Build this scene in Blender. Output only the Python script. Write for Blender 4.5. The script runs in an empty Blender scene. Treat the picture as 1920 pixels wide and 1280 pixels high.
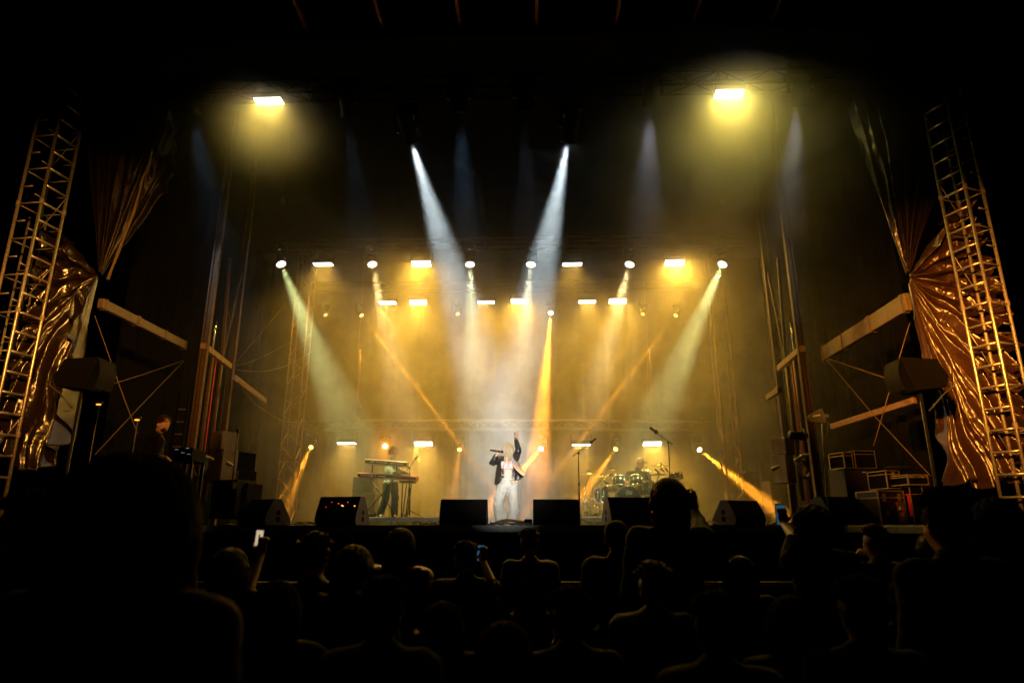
import bpy, bmesh, math, random
from mathutils import Vector, Matrix, noise
C = bpy.context.scene
D = bpy.data
col = C.collection
R = math.radians
V = Vector
# ------------------------------------------------------------------ camera, world, exposure
FPX, PITCH, YAW, CZ = 1220.0, R(15.8), R(1.81), 1.60
DZ = CZ + .01                                   # stage deck
cam = D.objects.new('camera', D.cameras.new('camera')); col.objects.link(cam)
cam.data.sensor_width = 36; cam.data.lens = FPX/1920*36; cam.data.clip_end = 500; cam.data.clip_start = .05
cam.location = (0, 0, CZ); cam.rotation_euler = (R(90)+PITCH, 0, YAW); C.camera = cam
cam.data.dof.use_dof = True; cam.data.dof.focus_distance = 13.5; cam.data.dof.aperture_fstop = 1.8
_r = V((math.cos(YAW), math.sin(YAW), 0)); _h = V((-math.sin(YAW), math.cos(YAW), 0))
_f = _h*math.cos(PITCH)+V((0, 0, math.sin(PITCH))); _u = -_h*math.sin(PITCH)+V((0, 0, math.cos(PITCH)))
def ray(px, py): return _f + _r*((px-960)/FPX) + _u*((640-py)/FPX)
def at(px, py, Y):
    d = ray(px, py); return V((0, 0, CZ)) + d*(Y/d.y)
def atz(px, py, z):
    d = ray(px, py); return V((0, 0, CZ)) + d*((z-CZ)/d.z)
w = D.worlds.new('World'); C.world = w; w.use_nodes = True
sky = w.node_tree.nodes.new('ShaderNodeTexSky'); sky.sky_type = 'NISHITA'; sky.sun_disc = False
sky.sun_elevation = R(-12); sky.sun_rotation = R(200)
w.node_tree.links.new(sky.outputs[0], w.node_tree.nodes['Background'].inputs[0])
w.node_tree.nodes['Background'].inputs[1].default_value = .02
C.view_settings.view_transform = 'Standard'; C.view_settings.look = 'None'; C.view_settings.gamma = 1
C.view_settings.exposure = 0
cy = C.cycles
cy.use_denoising = True; cy.denoiser = 'OPENIMAGEDENOISE'
cy.max_bounces = 5; cy.diffuse_bounces = 2; cy.glossy_bounces = 3; cy.volume_bounces = 0; cy.transparent_max_bounces = 6
cy.use_adaptive_sampling = True; cy.adaptive_threshold = .03
cy.volume_step_rate = 1.0; cy.volume_max_steps = 64
cy.sample_clamp_indirect = 4
EN = .05

# ------------------------------------------------------------------ helpers
def mat(name, c, rough=.6, metal=0, bump=0, scale=20, var=.25, spec=.5, sheen=0, stretch=None, coat=0):
    m = D.materials.new(name); m.use_nodes = True; nt = m.node_tree; b = nt.nodes['Principled BSDF']
    b.inputs['Roughness'].default_value = rough; b.inputs['Metallic'].default_value = metal
    b.inputs['Specular IOR Level'].default_value = spec
    b.inputs['Sheen Weight'].default_value = sheen; b.inputs['Coat Weight'].default_value = coat
    tc = nt.nodes.new('ShaderNodeTexCoord'); mp = nt.nodes.new('ShaderNodeMapping')
    if stretch: mp.inputs['Scale'].default_value = stretch
    n = nt.nodes.new('ShaderNodeTexNoise'); n.inputs['Scale'].default_value = scale; n.inputs['Detail'].default_value = 5
    nt.links.new(tc.outputs['Object'], mp.inputs[0]); nt.links.new(mp.outputs[0], n.inputs['Vector'])
    cr = nt.nodes.new('ShaderNodeValToRGB'); e = cr.color_ramp.elements
    e[0].position = .3; e[1].position = .7
    e[0].color = (*[v*(1-var) for v in c], 1); e[1].color = (*[min(1, v*(1+var)) for v in c], 1)
    nt.links.new(n.outputs[0], cr.inputs[0]); nt.links.new(cr.outputs[0], b.inputs['Base Color'])
    if bump:
        bp = nt.nodes.new('ShaderNodeBump'); bp.inputs['Strength'].default_value = bump; bp.inputs['Distance'].default_value = .02
        nt.links.new(n.outputs[0], bp.inputs['Height']); nt.links.new(bp.outputs[0], b.inputs['Normal'])
    return m
def emit(name, c, s, dots=0):
    m = D.materials.new(name); m.use_nodes = True; nt = m.node_tree; nt.nodes.clear()
    o = nt.nodes.new('ShaderNodeOutputMaterial'); e = nt.nodes.new('ShaderNodeEmission')
    e.inputs[0].default_value = (*c, 1); e.inputs[1].default_value = s
    nt.links.new(e.outputs[0], o.inputs[0])
    if dots:
        tc = nt.nodes.new('ShaderNodeTexCoord'); v = nt.nodes.new('ShaderNodeTexVoronoi'); v.inputs['Scale'].default_value = dots
        nt.links.new(tc.outputs['Object'], v.inputs['Vector'])
        mr = nt.nodes.new('ShaderNodeMapRange'); mr.inputs[1].default_value = .1; mr.inputs[2].default_value = .6
        mr.inputs[3].default_value = s; mr.inputs[4].default_value = s*.12
        nt.links.new(v.outputs['Distance'], mr.inputs[0]); nt.links.new(mr.outputs[0], e.inputs[1])
    m.cycles.emission_sampling = 'NONE'
    return m
M = {
 'ground': mat('asphalt', (.012, .011, .010), .9, bump=.5, scale=60, spec=0.15),
 'deck': mat('deck_board', (.035, .033, .03), .45, bump=.15, scale=14),
 'skirt': mat('skirt_cloth', (.004, .0035, .003), .95, bump=.3, scale=40, spec=0.05),
 'alu': mat('aluminium', (.48, .43, .36), .38, .9, bump=.08, scale=30),
 'alu_dull': mat('dull_aluminium', (.22, .19, .16), .5, .6, bump=.15, scale=25),
 'steel': mat('galvanised_steel', (.22, .14, .08), .5, .5, bump=.15, scale=18),
 'chrome': mat('chrome', (.8, .78, .75), .14, 1, scale=9, var=.08),
 'black': mat('black_metal', (.010, .010, .010), .45, .3, bump=.1, scale=40, spec=0.25),
 'blackp': mat('black_paint', (.0022, .002, .002), .85, bump=.3, scale=120, spec=.06),
 'grille': mat('speaker_grille', (.003, .003, .0035), .7, 0, spec=.1, bump=.8, scale=220),
 'brown': mat('speaker_side', (.010, .005, .004), .6, bump=.2, scale=80),
 'drape': mat('back_cloth', (.035, .024, .012), .95, bump=.3, scale=30, stretch=(3, 3, .3), spec=0.08),
 'wing': mat('wing_cloth', (.0022, .0020, .0018), .9, bump=.3, scale=30, stretch=(3, 3, .3), spec=0.04),
 'roofcloth': mat('roof_cloth', (.003, .003, .003), .95, bump=.2, scale=10, spec=0.04),
 'purlin': mat('red_lit_beam', (.28, .09, .045), .5, .3, bump=.2, scale=25),  # reddish light on the purlins put into their base colour
 'foil_deep_shade': mat('deep_shaded_plastic_foil', (.004, .002, .001), .4, .0, bump=.3, scale=26, var=.4, spec=.2),  # blackest copy of the foil, shade of the upper left sheet in its colour
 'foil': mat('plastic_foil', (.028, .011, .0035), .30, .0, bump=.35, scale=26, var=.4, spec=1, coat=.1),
 'foil_shade': mat('shaded_plastic_foil', (.010, .005, .002), .26, .0, bump=.12, scale=30, var=.4, spec=.9),  # darker copy of the foil with the shade put into its colour
 'mastm': mat('mast_steel', (.085, .05, .024), .65, .2, bump=.2, scale=15, spec=.3),
 'crowd_shade': mat('shaded_crowd', (.003, .0025, .0025), .9, bump=.3, scale=30, spec=.1),  # darkest crowd material, hair too: shade put into the colour
 'plank': mat('aluminium_beam', (.075, .050, .024), .55, .2, bump=.25, scale=8),
 'ply': mat('plywood', (.24, .15, .065), .7, bump=.3, scale=7, stretch=(1, 1, .2), var=.3),
 'white': mat('white_plastic', (.75, .73, .68), .5, scale=12, var=.1),
 'riser': mat('riser_edge', (.62, .60, .55), .35, .6, bump=.1, scale=12, stretch=(.1, 1, 1)),
 'rubber': mat('cable_rubber', (.015, .014, .014), .55, bump=.1, scale=50),
 'rope': mat('rope', (.11, .07, .035), .8, bump=.5, scale=90),
 'skin': mat('skin', (.62, .38, .28), .5, bump=.05, scale=60, var=.1),
 'skinw': mat('warm_skin', (.50, .27, .18), .5, bump=.05, scale=60, var=.1),
 'blonde': mat('blonde_hair', (.42, .33, .20), .45, bump=.5, scale=40, stretch=(4, 4, .4), var=.35),
 'hair': mat('dark_hair_red_rim', (.035, .012, .005), .42, bump=.8, scale=60, stretch=(4, 4, .4), var=.5, spec=0.3),  # warm red of the rim light put into the hair colour
 'hairr': mat('auburn_hair', (.12, .035, .015), .42, bump=.8, scale=60, stretch=(5, 5, .3), var=.5),
 'leather': mat('black_leather', (.022, .020, .020), .33, bump=.35, scale=22, spec=.7),
 'lining': mat('satin_lining', (.42, .34, .33), .38, .2, bump=.25, scale=12),
 'pink': mat('pink_knit', (.78, .40, .42), .7, bump=.4, scale=80),
 'denim': mat('pale_denim', (.36, .35, .32), .85, bump=.45, scale=45, var=.10),
 'tee': mat('black_cotton', (.02, .022, .02), .9, bump=.3, scale=60, spec=0.15),
 'shirt': mat('pale_grey_cotton', (.38, .40, .38), .85, bump=.3, scale=40),
 'trous': mat('dark_trousers', (.03, .028, .025), .9, bump=.3, scale=40, spec=0.15),
 'coat': mat('dark_jacket', (.006, .004, .0035), .7, bump=.4, scale=30, spec=0.12),  # base warmed to carry the red rim light
 'olive': mat('olive_jacket', (.05, .055, .02), .7, bump=.4, scale=30),
 'knit': mat('pale_scarf_knit', (.42, .28, .14), .85, bump=.6, scale=60),
 'cap': mat('cream_cap', (.72, .60, .50), .8, bump=.2, scale=70, var=.08),
 'brim': mat('dark_cap_brim', (.06, .045, .03), .8, scale=30),
 'shell': mat('drum_shell', (.022, .022, .028), .16, .2, scale=9, spec=.8),
 'head': mat('drum_head', (.20, .19, .16), .4, scale=20),
 'headd': mat('black_drum_head', (.03, .028, .022), .4, scale=20),
 'cymbal': mat('cymbal_bronze', (.75, .50, .20), .22, 1, bump=.08, scale=60, var=.15),
 'redk': mat('red_keyboard', (.38, .03, .02), .35, scale=10, coat=.4),
 'greyk': mat('grey_keyboard', (.14, .11, .09), .4, .3, scale=10),
 'keys': mat('piano_keys', (.7, .68, .6), .4, scale=10, var=.05),
 'orange': mat('orange_tom', (.5, .15, .03), .45, scale=10),
 'red': mat('red_strap', (.6, .02, .01), .6, scale=30),
 'case': mat('flight_case_board', (.007, .003, .002), .5, bump=.15, scale=30),
 'edge': mat('case_edge_alu', (.42, .33, .18), .4, .8, bump=.1, scale=20),
 'antenna': mat('grey_antenna', (.10, .11, .11), .6, scale=12),
 'goldcase': mat('brass_fitting', (.7, .42, .12), .3, .9, scale=40),
 'sequin': mat('sequin_cloth', (.10, .05, .03), .25, .8, bump=1, scale=90, var=.9),
 'L_panel': emit('strobe_glass', (1, .93, .80), 14),
 'L_white': emit('white_lens', (.80, .92, 1), 20),
 'L_wash': emit('wash_lens', (1, .88, .62), 1.7, 30),
 'L_ring': emit('wash_ring', (1, .93, .75), 3),
 'L_amber': emit('amber_lens', (1, .60, .15), 5),
 'L_dimamber': emit('dim_amber_lens', (1, .55, .15), 2.0),
 'L_hot': emit('hot_lens', (1, .82, .40), 40),
 'L_dim': emit('dim_blue_lens', (.35, .55, .7), .5),
 'L_led': emit('cool_led', (.75, .9, .95), .25),
 'L_red': emit('red_led', (1, .08, .02), 1.2),
 'L_org': emit('orange_bulb', (1, .35, .05), 2.2),
 'S_warm': emit('lit_phone_screen', (.75, .58, .38), .75),
 'S_cold': emit('dim_phone_screen', (.02, .07, .12), .9),
 'S_fig': emit('phone_picture', (.35, .45, .5), .9),
}
class MB:
    def __init__(s): s.bm = bmesh.new()
    def box(s, a, b, rot=None):
        a = V(a); b = V(b); c = (a+b)/2; d = b-a
        m = Matrix.Translation(c) @ (rot.to_4x4() if rot else Matrix.Identity(4)) @ Matrix.Diagonal((abs(d.x), abs(d.y), abs(d.z), 1))
        bmesh.ops.create_cube(s.bm, size=1, matrix=m); return s
    def beam(s, p, q, wd, ht, up=(0, 0, 1)):           # rectangular bar from p to q
        p = V(p); q = V(q); z = (q-p); L = z.length; z.normalize(); x = z.cross(V(up))
        if x.length < 1e-4: x = V((1, 0, 0))
        x.normalize(); y = x.cross(z)
        m = Matrix((x, z, -y)).transposed().to_4x4(); m.translation = (p+q)/2
        bmesh.ops.create_cube(s.bm, size=1, matrix=m @ Matrix.Diagonal((wd, L, ht, 1))); return s
    def cyl(s, p, q, r0, r1=None, n=10, cap=True):
        p = V(p); q = V(q); r1 = r0 if r1 is None else r1; z = q-p; L = z.length
        m = z.to_track_quat('Z', 'Y').to_matrix().to_4x4(); m.translation = (p+q)/2
        bmesh.ops.create_cone(s.bm, cap_ends=cap, segments=n, radius1=r0, radius2=r1, depth=L, matrix=m); return s
    def tube(s, pts, r, n=6):
        pts = [V(p) for p in pts]
        rr = r if isinstance(r, (list, tuple)) else [r]*len(pts)
        rings = []; up = V((.13, .27, .95)).normalized()
        for i, p in enumerate(pts):
            t = (pts[min(i+1, len(pts)-1)]-pts[max(i-1, 0)]).normalized()
            a = t.cross(up)
            if a.length < .05: a = t.cross(V((1, 0, 0)))
            a.normalize(); b = t.cross(a)
            rings.append([s.bm.verts.new(p+(a*math.cos(k*2*math.pi/n)+b*math.sin(k*2*math.pi/n))*rr[i]) for k in range(n)])
        for i in range(len(rings)-1):
            for k in range(n): s.bm.faces.new((rings[i][k], rings[i][(k+1) % n], rings[i+1][(k+1) % n], rings[i+1][k]))
        s.bm.faces.new(rings[0][::-1]); s.bm.faces.new(rings[-1]); return s
    def lathe(s, prof, mtx=None, n=24):                # prof: (radius, height) along local z
        mtx = mtx or Matrix.Identity(4); rings = []
        for r, z in prof: rings.append([s.bm.verts.new(mtx @ V((max(r, 1e-4)*math.cos(k*2*math.pi/n), max(r, 1e-4)*math.sin(k*2*math.pi/n), z))) for k in range(n)])
        for i in range(len(rings)-1):
            for k in range(n): s.bm.faces.new((rings[i][k], rings[i][(k+1) % n], rings[i+1][(k+1) % n], rings[i+1][k]))
        s.bm.faces.new(rings[0][::-1]); s.bm.faces.new(rings[-1]); return s
    def cone(s, p, q, r0, r1, n=12):                   # round cone: capsule with two radii
        p = V(p); q = V(q); z = q-p; L = max(z.length, 1e-4)
        m = z.to_track_quat('Z', 'Y').to_matrix().to_4x4() if z.length > 1e-4 else Matrix.Identity(4)
        m.translation = p
        prof = [(r0*math.sin(a), -r0*math.cos(a)) for a in (0.02, .5, 1.0, 1.57)]+[(r1*math.sin(a), L-r1*math.cos(a)) for a in (1.57, 2.14, 2.64, 3.12)]
        return s.lathe(prof, m, n)
    def ell(s, c, rad, rot=None):                      # ellipsoid
        m = Matrix.Translation(V(c)) @ (rot.to_4x4() if rot else Matrix.Identity(4)) @ Matrix.Diagonal((*rad, 1))
        bmesh.ops.create_uvsphere(s.bm, u_segments=20, v_segments=12, radius=1, matrix=m); return s
    def poly(s, pts, depth):                           # extruded outline
        vs = [s.bm.verts.new(V(p)) for p in pts]; ws = [s.bm.verts.new(V(p)+V(depth)) for p in pts]
        s.bm.faces.new(vs); s.bm.faces.new(ws[::-1]); n = len(vs)
        for i in range(n): s.bm.faces.new((vs[i], ws[i], ws[(i+1) % n], vs[(i+1) % n]))
        return s
    def grid(s, rows):
        g = [[s.bm.verts.new(V(p)) for p in r] for r in rows]
        for i in range(len(g)-1):
            for j in range(len(g[0])-1): s.bm.faces.new((g[i][j], g[i][j+1], g[i+1][j+1], g[i+1][j]))
        return s
def mw(o):
    m = o.matrix_basis.copy(); p = o.parent
    while p is not None: m = p.matrix_basis @ m; p = p.parent
    return m
def build(name, mb, m, parent=None, smooth=False, bevel=0, solid=0, sub=0, remesh=0, disp=0, dscale=.1, loc=None):
    bm = mb.bm; bmesh.ops.recalc_face_normals(bm, faces=bm.faces)
    if parent is not None and not loc: bm.transform(mw(parent).inverted())
    elif loc: bm.transform(Matrix.Translation(-V(loc)))
    me = D.meshes.new(name); bm.to_mesh(me); bm.free()
    o = D.objects.new(name, me); me.materials.append(M[m] if isinstance(m, str) else m); col.objects.link(o); o.parent = parent
    if loc: o.location = loc
    if remesh:
        k = o.modifiers.new('r', 'REMESH'); k.mode = 'VOXEL'; k.voxel_size = remesh; k.use_smooth_shade = True
        k = o.modifiers.new('s', 'SMOOTH'); k.factor = .6; k.iterations = 4
    if smooth and not remesh: me.polygons.foreach_set('use_smooth', [True]*len(me.polygons))
    if sub: k = o.modifiers.new('u', 'SUBSURF'); k.levels = k.render_levels = sub
    if solid: k = o.modifiers.new('o', 'SOLIDIFY'); k.thickness = solid; k.offset = 0
    if disp:
        t = D.textures.new('folds', 'CLOUDS'); t.noise_scale = dscale; t.noise_depth = 2
        k = o.modifiers.new('d', 'DISPLACE'); k.texture = t; k.strength = disp; k.texture_coords = 'LOCAL'
    if bevel: k = o.modifiers.new('b', 'BEVEL'); k.width = bevel; k.segments = 2; k.limit_method = 'ANGLE'
    return o
def tag(o, label=None, cat=None, group=None, kind=None):
    for k, v in (('label', label), ('category', cat), ('group', group), ('kind', kind)):
        if v: o[k] = v
    return o
def thing(name, label, cat, loc=(0, 0, 0), group=None, rz=0):
    o = D.objects.new(name, None); col.objects.link(o); o.location = loc; o.rotation_euler = (0, 0, rz); o.empty_display_size = .1
    return tag(o, label, cat, group)
def kids(o): return [c for c in D.objects if c.parent is o]
def copy_tree(o, parent=None):
    ch = kids(o); c = o.copy(); col.objects.link(c); c.parent = parent
    if o.type == 'LIGHT': c.data = o.data.copy()
    for k in ch: copy_tree(k, c)
    return c
def lamp(parent, loc, d, watts, colr, size, spread, sy=None, up='Y'):
    l = D.lights.new('lamp', 'AREA'); l.energy = watts*EN; l.color = colr; l.shape = 'RECTANGLE' if sy else 'DISK'; l.size = size
    if sy: l.size_y = sy
    l.spread = R(spread); o = D.objects.new('lamp', l); col.objects.link(o); o.parent = parent; o.location = loc
    o.rotation_euler = V(d).to_track_quat('-Z', up).to_euler(); return o

def spot(parent, loc, watts, colr, rad, ang):
    l = D.lights.new('lamp', 'SPOT'); l.energy = watts*EN*7.2/(R(ang)/2)**2; l.color = colr; l.shadow_soft_size = rad; l.spot_size = R(ang)*.8; l.spot_blend = .8
    o = D.objects.new('lamp', l); col.objects.link(o); o.parent = parent; o.location = loc; return o

# ------------------------------------------------------------------ setting
mb = MB(); mb.grid([[(-60+x*12, -30+y*12, 0) for x in range(11)] for y in range(11)])
tag(build('ground', mb, 'ground'), kind='structure')
SX0, SX1 = -9.2, 8.0
mb = MB(); mb.box((SX0, 12.5, DZ-.12), (SX1, 22, DZ)); st = build('stage_deck', mb, 'deck'); tag(st, kind='structure')
mb = MB(); mb.grid([[(SX0+(SX1-SX0)*i/240, 12.52+.012*math.sin(i*.9)+.01*math.sin(i*2.3), z) for i in range(241)] for z in (0, DZ-.125)])
tag(build('stage_skirt', mb, 'skirt', solid=.006), 'black cloth skirt hanging along the stage front', 'stage skirt')
def drape(name, label, x0, y0, x1, y1, z0, z1, m, n=260, amp=.05, k=70):
    mb = MB(); rows = []
    p = V((x0, y0, 0)); q = V((x1, y1, 0)); nrm = (q-p).normalized().cross(V((0, 0, 1)))
    for z in [z0+(z1-z0)*j/10 for j in range(11)]:
        f = 1-.5*(z-z0)/(z1-z0)
        rows.append([p.lerp(q, i/n)+nrm*(amp*f*(math.sin(i/n*k*2)+.5*math.sin(i/n*k*3.7+z*.15)))+V((0, 0, z)) for i in range(n+1)])
    mb.grid(rows); return tag(build(name, mb, m, smooth=True, solid=.01), label, 'curtain')
drape('back_curtain', 'wide dark pleated curtain closing the back of the stage', -9.2, 21.4, 8.0, 21.4, DZ, 10.6, 'drape')
drape('wing_curtain', 'black side curtain at the rear of the left wing', -9.15, 21.2, -9.15, 13.5, DZ, 10.4, 'wing', 160, .06, 40)
drape('wing_curtain', 'black side curtain at the rear of the right wing', 7.95, 21.2, 7.95, 13.5, DZ, 10.4, 'wing', 160, .06, 40)
# roof canopy with its purlins
roof = thing('stage_roof', 'dark arched cloth roof over the stage with red-lit purlins', 'roof', (-.6, 14, 0))
mb = MB(); RZ = at(1000, 44, 10.6).z
mb.grid([[(-11.5+x*1.9, y, RZ+.35+.0*x) for x in range(12)] for y in (8.2, 10.6, 14, 18, 22.3)]); build('roof_cloth', mb, 'roofcloth', roof, solid=.03)
mb = MB(); mb.beam((-11.5, 10.75, RZ+.02), (9.5, 10.75, RZ+.02), .2, .5); build('front_beam', mb, 'blackp', roof)
for px, py in ((573, 48), (717, 48), (862, 45), (1006, 45), (1154, 45), (1298, 45), (1443, 45)):
    p = atz(px, py, RZ); mb = MB(); mb.beam((p.x, 10.64, RZ), (p.x, 8.3, RZ), .06, .10); build('purlin', mb, 'purlin', roof, bevel=.006)

# ------------------------------------------------------------------ trusses
def truss(name, label, p, q, s=.3, pitch=.5, m='alu_dull', kind='box', rc=.025, rl=.010, mirror=True):
    p = V(p); q = V(q); t = thing(name, label, 'truss', (p+q)/2, 'box trusses of the stage')
    z = (q-p).normalized(); up = V((0, 0, 1)) if abs(z.z) < .9 else V((0, 1, 0)); x = z.cross(up).normalized(); y = x.cross(z)
    cs = [x*a*s/2+y*b*s/2 for a, b in ((-1, -1), (1, -1), (1, 1), (-1, 1))]
    for c in cs: mb = MB(); mb.cyl(p+c, q+c, rc, n=8); build('chord', mb, m, t, True)
    n = max(2, int((q-p).length/pitch)); mb = MB()
    for i in range(n):
        a = p.lerp(q, i/n); b = p.lerp(q, (i+1)/n)
        for k in range(4):
            c0, c1 = cs[k], cs[(k+1) % 4]
            if (i+k) % 2: c0, c1 = c1, c0
            mb.cyl(a+c0, b+c1, rl, n=5)
            if i % 4 == 0: mb.cyl(a+c0, a+c1, rl, n=5)
    build('lattice', mb, m, t); return t
def hx(y0, x0, y1, x1, Y, dz=0): return at(x0, y0, Y)+V((0, 0, dz)), at(x1, y1, Y)+V((0, 0, dz))
zA = at(960, 162, 11).z; zB = at(960, 458, 17.5).z; zC = at(960, 536, 20).z; zD = at(960, 797, 20).z
XL, XR = -7.4, 6.2
truss('roof_truss', 'front lighting truss highest up, carrying the two white spot beams', (XL-1, 11, zA), (XR+1, 11, zA), .3, m='blackp')
truss('roof_truss', 'middle lighting truss carrying the six round wash lights', (XL, 17.5, zB), (XR, 17.5, zB), .3, m='mastm')
truss('roof_truss', 'rear lighting truss carrying the thin amber beam lights', (XL, 20, zC), (XR, 20, zC), .3, m='mastm')
truss('back_truss', 'low truss behind the performers carrying the bottom row of lamps', at(570, 797, 20), at(1330, 797, 20), .26, .33)
# rear pylons: slender truss columns
for px, Y, lab in ((536, 18.3, 'slender truss column standing behind the left amplifier cases'), (1378, 18.3, 'slender truss column standing behind the right amplifier cases')):
    b = at(px, 940, Y); truss('truss_column', lab, (b.x, Y, DZ), (b.x, Y, at(px, 470, Y).z), .42, .42, 'steel')
for px, Y in ((672, 20), (1214, 20)):
    a = at(px, 655, Y); b = at(px, 790, Y); t = thing('hoist_chain', 'chain hoist holding the low truss %s' % ('above the keyboards' if px < 900 else 'above the drums'), 'chain hoist', a, 'chain hoists')
    mb = MB(); mb.tube([a+V((0, 0, 3.4)), a, b], .012, 5); build('chain', mb, 'steel', t)
    mb = MB(); mb.lathe([(.02, -.16), (.07, -.12), (.075, .1), (.03, .16)], Matrix.Translation(b+V((0, 0, .3)))); build('motor', mb, 'black', t, True)
    mb = MB(); mb.tube([a+V((.05, 0, 0)), a+V((.09, 0, -.8)), a+V((.04, 0, -1.6)), b+V((.07, 0, .4))], .03, 6); build('chain_bag', mb, 'steel', t, True)

# ------------------------------------------------------------------ lighting fixtures
def align(z, up=V((0, 1, 0))):                       # rotation whose -Z looks along z
    return V(z).to_track_quat('-Z', 'Y').to_euler()
def proto_head(kind):
    """moving head hanging below a truss, pivot at the origin; head looks along -Z."""
    t = thing({'wash': 'wash_light', 'beam': 'beam_light', 'spot': 'spot_light'}[kind], '', 'stage light')
    s = {'wash': 1.0, 'beam': .8, 'spot': 1.15}[kind]
    mb = MB(); mb.box((-.19*s, -.14*s, .27*s), (.19*s, .14*s, .37*s)); base = build('base', mb, 'black', t, bevel=.015)
    for a in (-.14, .14): mb = MB(); mb.cyl((a*s, 0, .37*s), (a*s, 0, .46*s), .018, n=8); mb.cyl((a*s, -.03, .47*s), (a*s, .03, .47*s), .04, n=10); build('clamp', mb, 'mastm', t)
    if kind != 'spot': mb = MB(); mb.box((-.03*s, -.146*s, .295*s), (.04*s, -.141*s, .32*s)); build('display', mb, 'L_led', base)
    mb = MB(); mb.box((-.21*s, -.045, .2*s), (.21*s, .045, .265*s))
    for a in (-1, 1): mb.poly([(a*.16*s, -.055, .2*s), (a*.16*s, .055, .2*s), (a*.16*s, .045, -.05*s), (a*.16*s, -.045, -.05*s)], (a*.05*s, 0, 0))
    build('yoke', mb, 'black', t, bevel=.008)
    mb = MB(); r = .115*s if kind != 'beam' else .085*s
    if kind == 'wash': pr = [(.05*s, .13*s), (.10*s, .10*s), (r+.02, .02*s), (r+.035, -.08*s), (r+.035, -.115*s), (r+.02, -.116*s), (r+.016, -.10*s)]
    elif kind == 'beam': pr = [(.05*s, .20*s), (.10*s, .16*s), (.11*s, .0), (r+.03, -.12*s), (r+.03, -.19*s), (r+.012, -.19*s), (r+.01, -.17*s)]
    else: pr = [(.06*s, .24*s), (.13*s, .20*s), (.13*s, -.02), (r+.01, -.08*s), (r+.03, -.24*s), (r+.03, -.27*s), (r+.012, -.27*s), (r+.01, -.25*s)]
    mb.lathe(pr, n=28); hd = build('lamp_head', mb, 'black', t, True)
    z = pr[-1][1]-.004; mb = MB(); mb.lathe([(r, z), (r, z-.006)], n=28); build('lens', mb, 'L_wash', hd)
    if kind == 'wash':
        mb = MB(); mb.lathe([(r+.004, z-.004), (r+.02, z-.004), (r+.02, z-.018), (r+.004, z-.018)], n=28); build('lens_ring', mb, 'L_ring', hd)
    return t, r, z
PR = {k: proto_head(k) for k in ('wash', 'beam', 'spot')}
def fixture(kind, p, tgt, label, lens, watts, colr, spread, group):
    t0, r, z = PR[kind]
    t = copy_tree(t0)
    d = V(tgt)-V(p); t.location = p; tag(t, label, 'stage light', group)
    for c in kids(t):
        if c.name.startswith('yoke'): c.rotation_euler = (0, 0, math.atan2(d.y, d.x)+R(90) if d.xy.length > .2 else 0)
        if c.name.startswith('lamp_head'):
            c.rotation_euler = align(d)
            for l in kids(c):
                if l.name.startswith('lens') and not l.name.startswith('lens_ring'):
                    l.data = l.data.copy() if l.data.users > 1 else l.data; l.data.materials[0] = M[lens]
            spot(c, (0, 0, z-.03), watts, colr, {'L_white': .05, 'L_wash': .07, 'L_dim': .12}.get(lens, .035), spread)
    return t
GS = 'moving lights hung on the front truss'
WH = (.80, .95, 1.0)
fixture('spot', at(764, 241, 11), at(950, 850, 15.6), 'white spot light left of centre throwing the left bright beam', 'L_white', 4100, WH, 23, GS)
fixture('spot', at(1071, 238, 11), at(945, 850, 15.6), 'white spot light right of centre throwing the right bright beam', 'L_white', 4100, WH, 23, GS)
for px, py, nm, e, c in ((355, 186, 'farthest to the left, pale blue beam', 150, (.30, .6, .9)), (650, 191, 'second from the left with a faint blue beam', 60, (.2, .5, .9)),
        (860, 181, 'just left of centre, blue beam', 110, (.3, .6, .9)), (984, 179, 'just right of centre, faintest grey beam', 45, (.6, .6, .8)),
        (1220, 172, 'fifth along, grey beam', 130, (.7, .72, .85)), (1500, 168, 'farthest to the right with a grey beam', 130, (.7, .75, .8))):
    p = at(px, py, 11); fixture('spot', p, p+V((.02, .72, -1)), 'dim downward spot on the front truss, '+nm, 'L_dim', e*.9, c, 30, GS)
GW = 'round wash lights on the middle truss'
for i, (x, tx, ty, e, c) in enumerate(((525, 640, 770, 330, (.86, 1, .38)), (697, 745, 720, 260, (1, .72, .30)), (881, 890, 720, 260, (.95, 1, .5)),
        (996, 972, 720, 260, (1, .97, .6)), (1182, 1120, 720, 300, (1, .74, .32)), (1357, 1235, 770, 330, (.86, 1, .38)))):
    lab = ('at the left end of the row, pale green beam', 'second from the left, peach beam', 'third from the left, behind the left white beam',
           'fourth from the left, behind the right white beam', 'fifth from the left, peach beam', 'at the right end of the row, pale green beam')[i]
    fixture('wash', at(x, 490, 17.4), at(tx, ty, 16.3), 'round wash light '+lab, 'L_wash', e*2.3, c, 18, GW)
GB = 'amber beam lights on the rear truss'
AM = (1, .32, .018)
for x, y, tx, ty, tY, e, s, lens, lab in (
        (607, 586, 730, 735, 18.3, 14, 1.2, 'L_dimamber', 'far left, thread-thin beam falling right'),
        (674, 586, 860, 830, 18.3, 90, 1.8, 'L_amber', 'second from the left, strong narrow beam falling right'),
        (856, 584, 905, 680, 18.3, 12, 1.5, 'L_dimamber', 'third from the left, very faint beam'),
        (1033, 582, 1006, 900, 15.5, 560, 8, 'L_hot', 'right of centre, brightest beam pointing down'),
        (1208, 584, 1140, 700, 18.3, 14, 1.2, 'L_dimamber', 'fifth from the left, thin beam falling left'),
        (1271, 586, 1085, 830, 18.3, 90, 1.8, 'L_amber', 'far right, narrow beam falling left')):
    fixture('beam', at(x, y, 19.9), at(tx, ty, tY), 'amber beam light on the rear truss, '+lab, lens, e*3.2, AM, s, GB)
GD = 'amber beam lights on the low truss'
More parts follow.
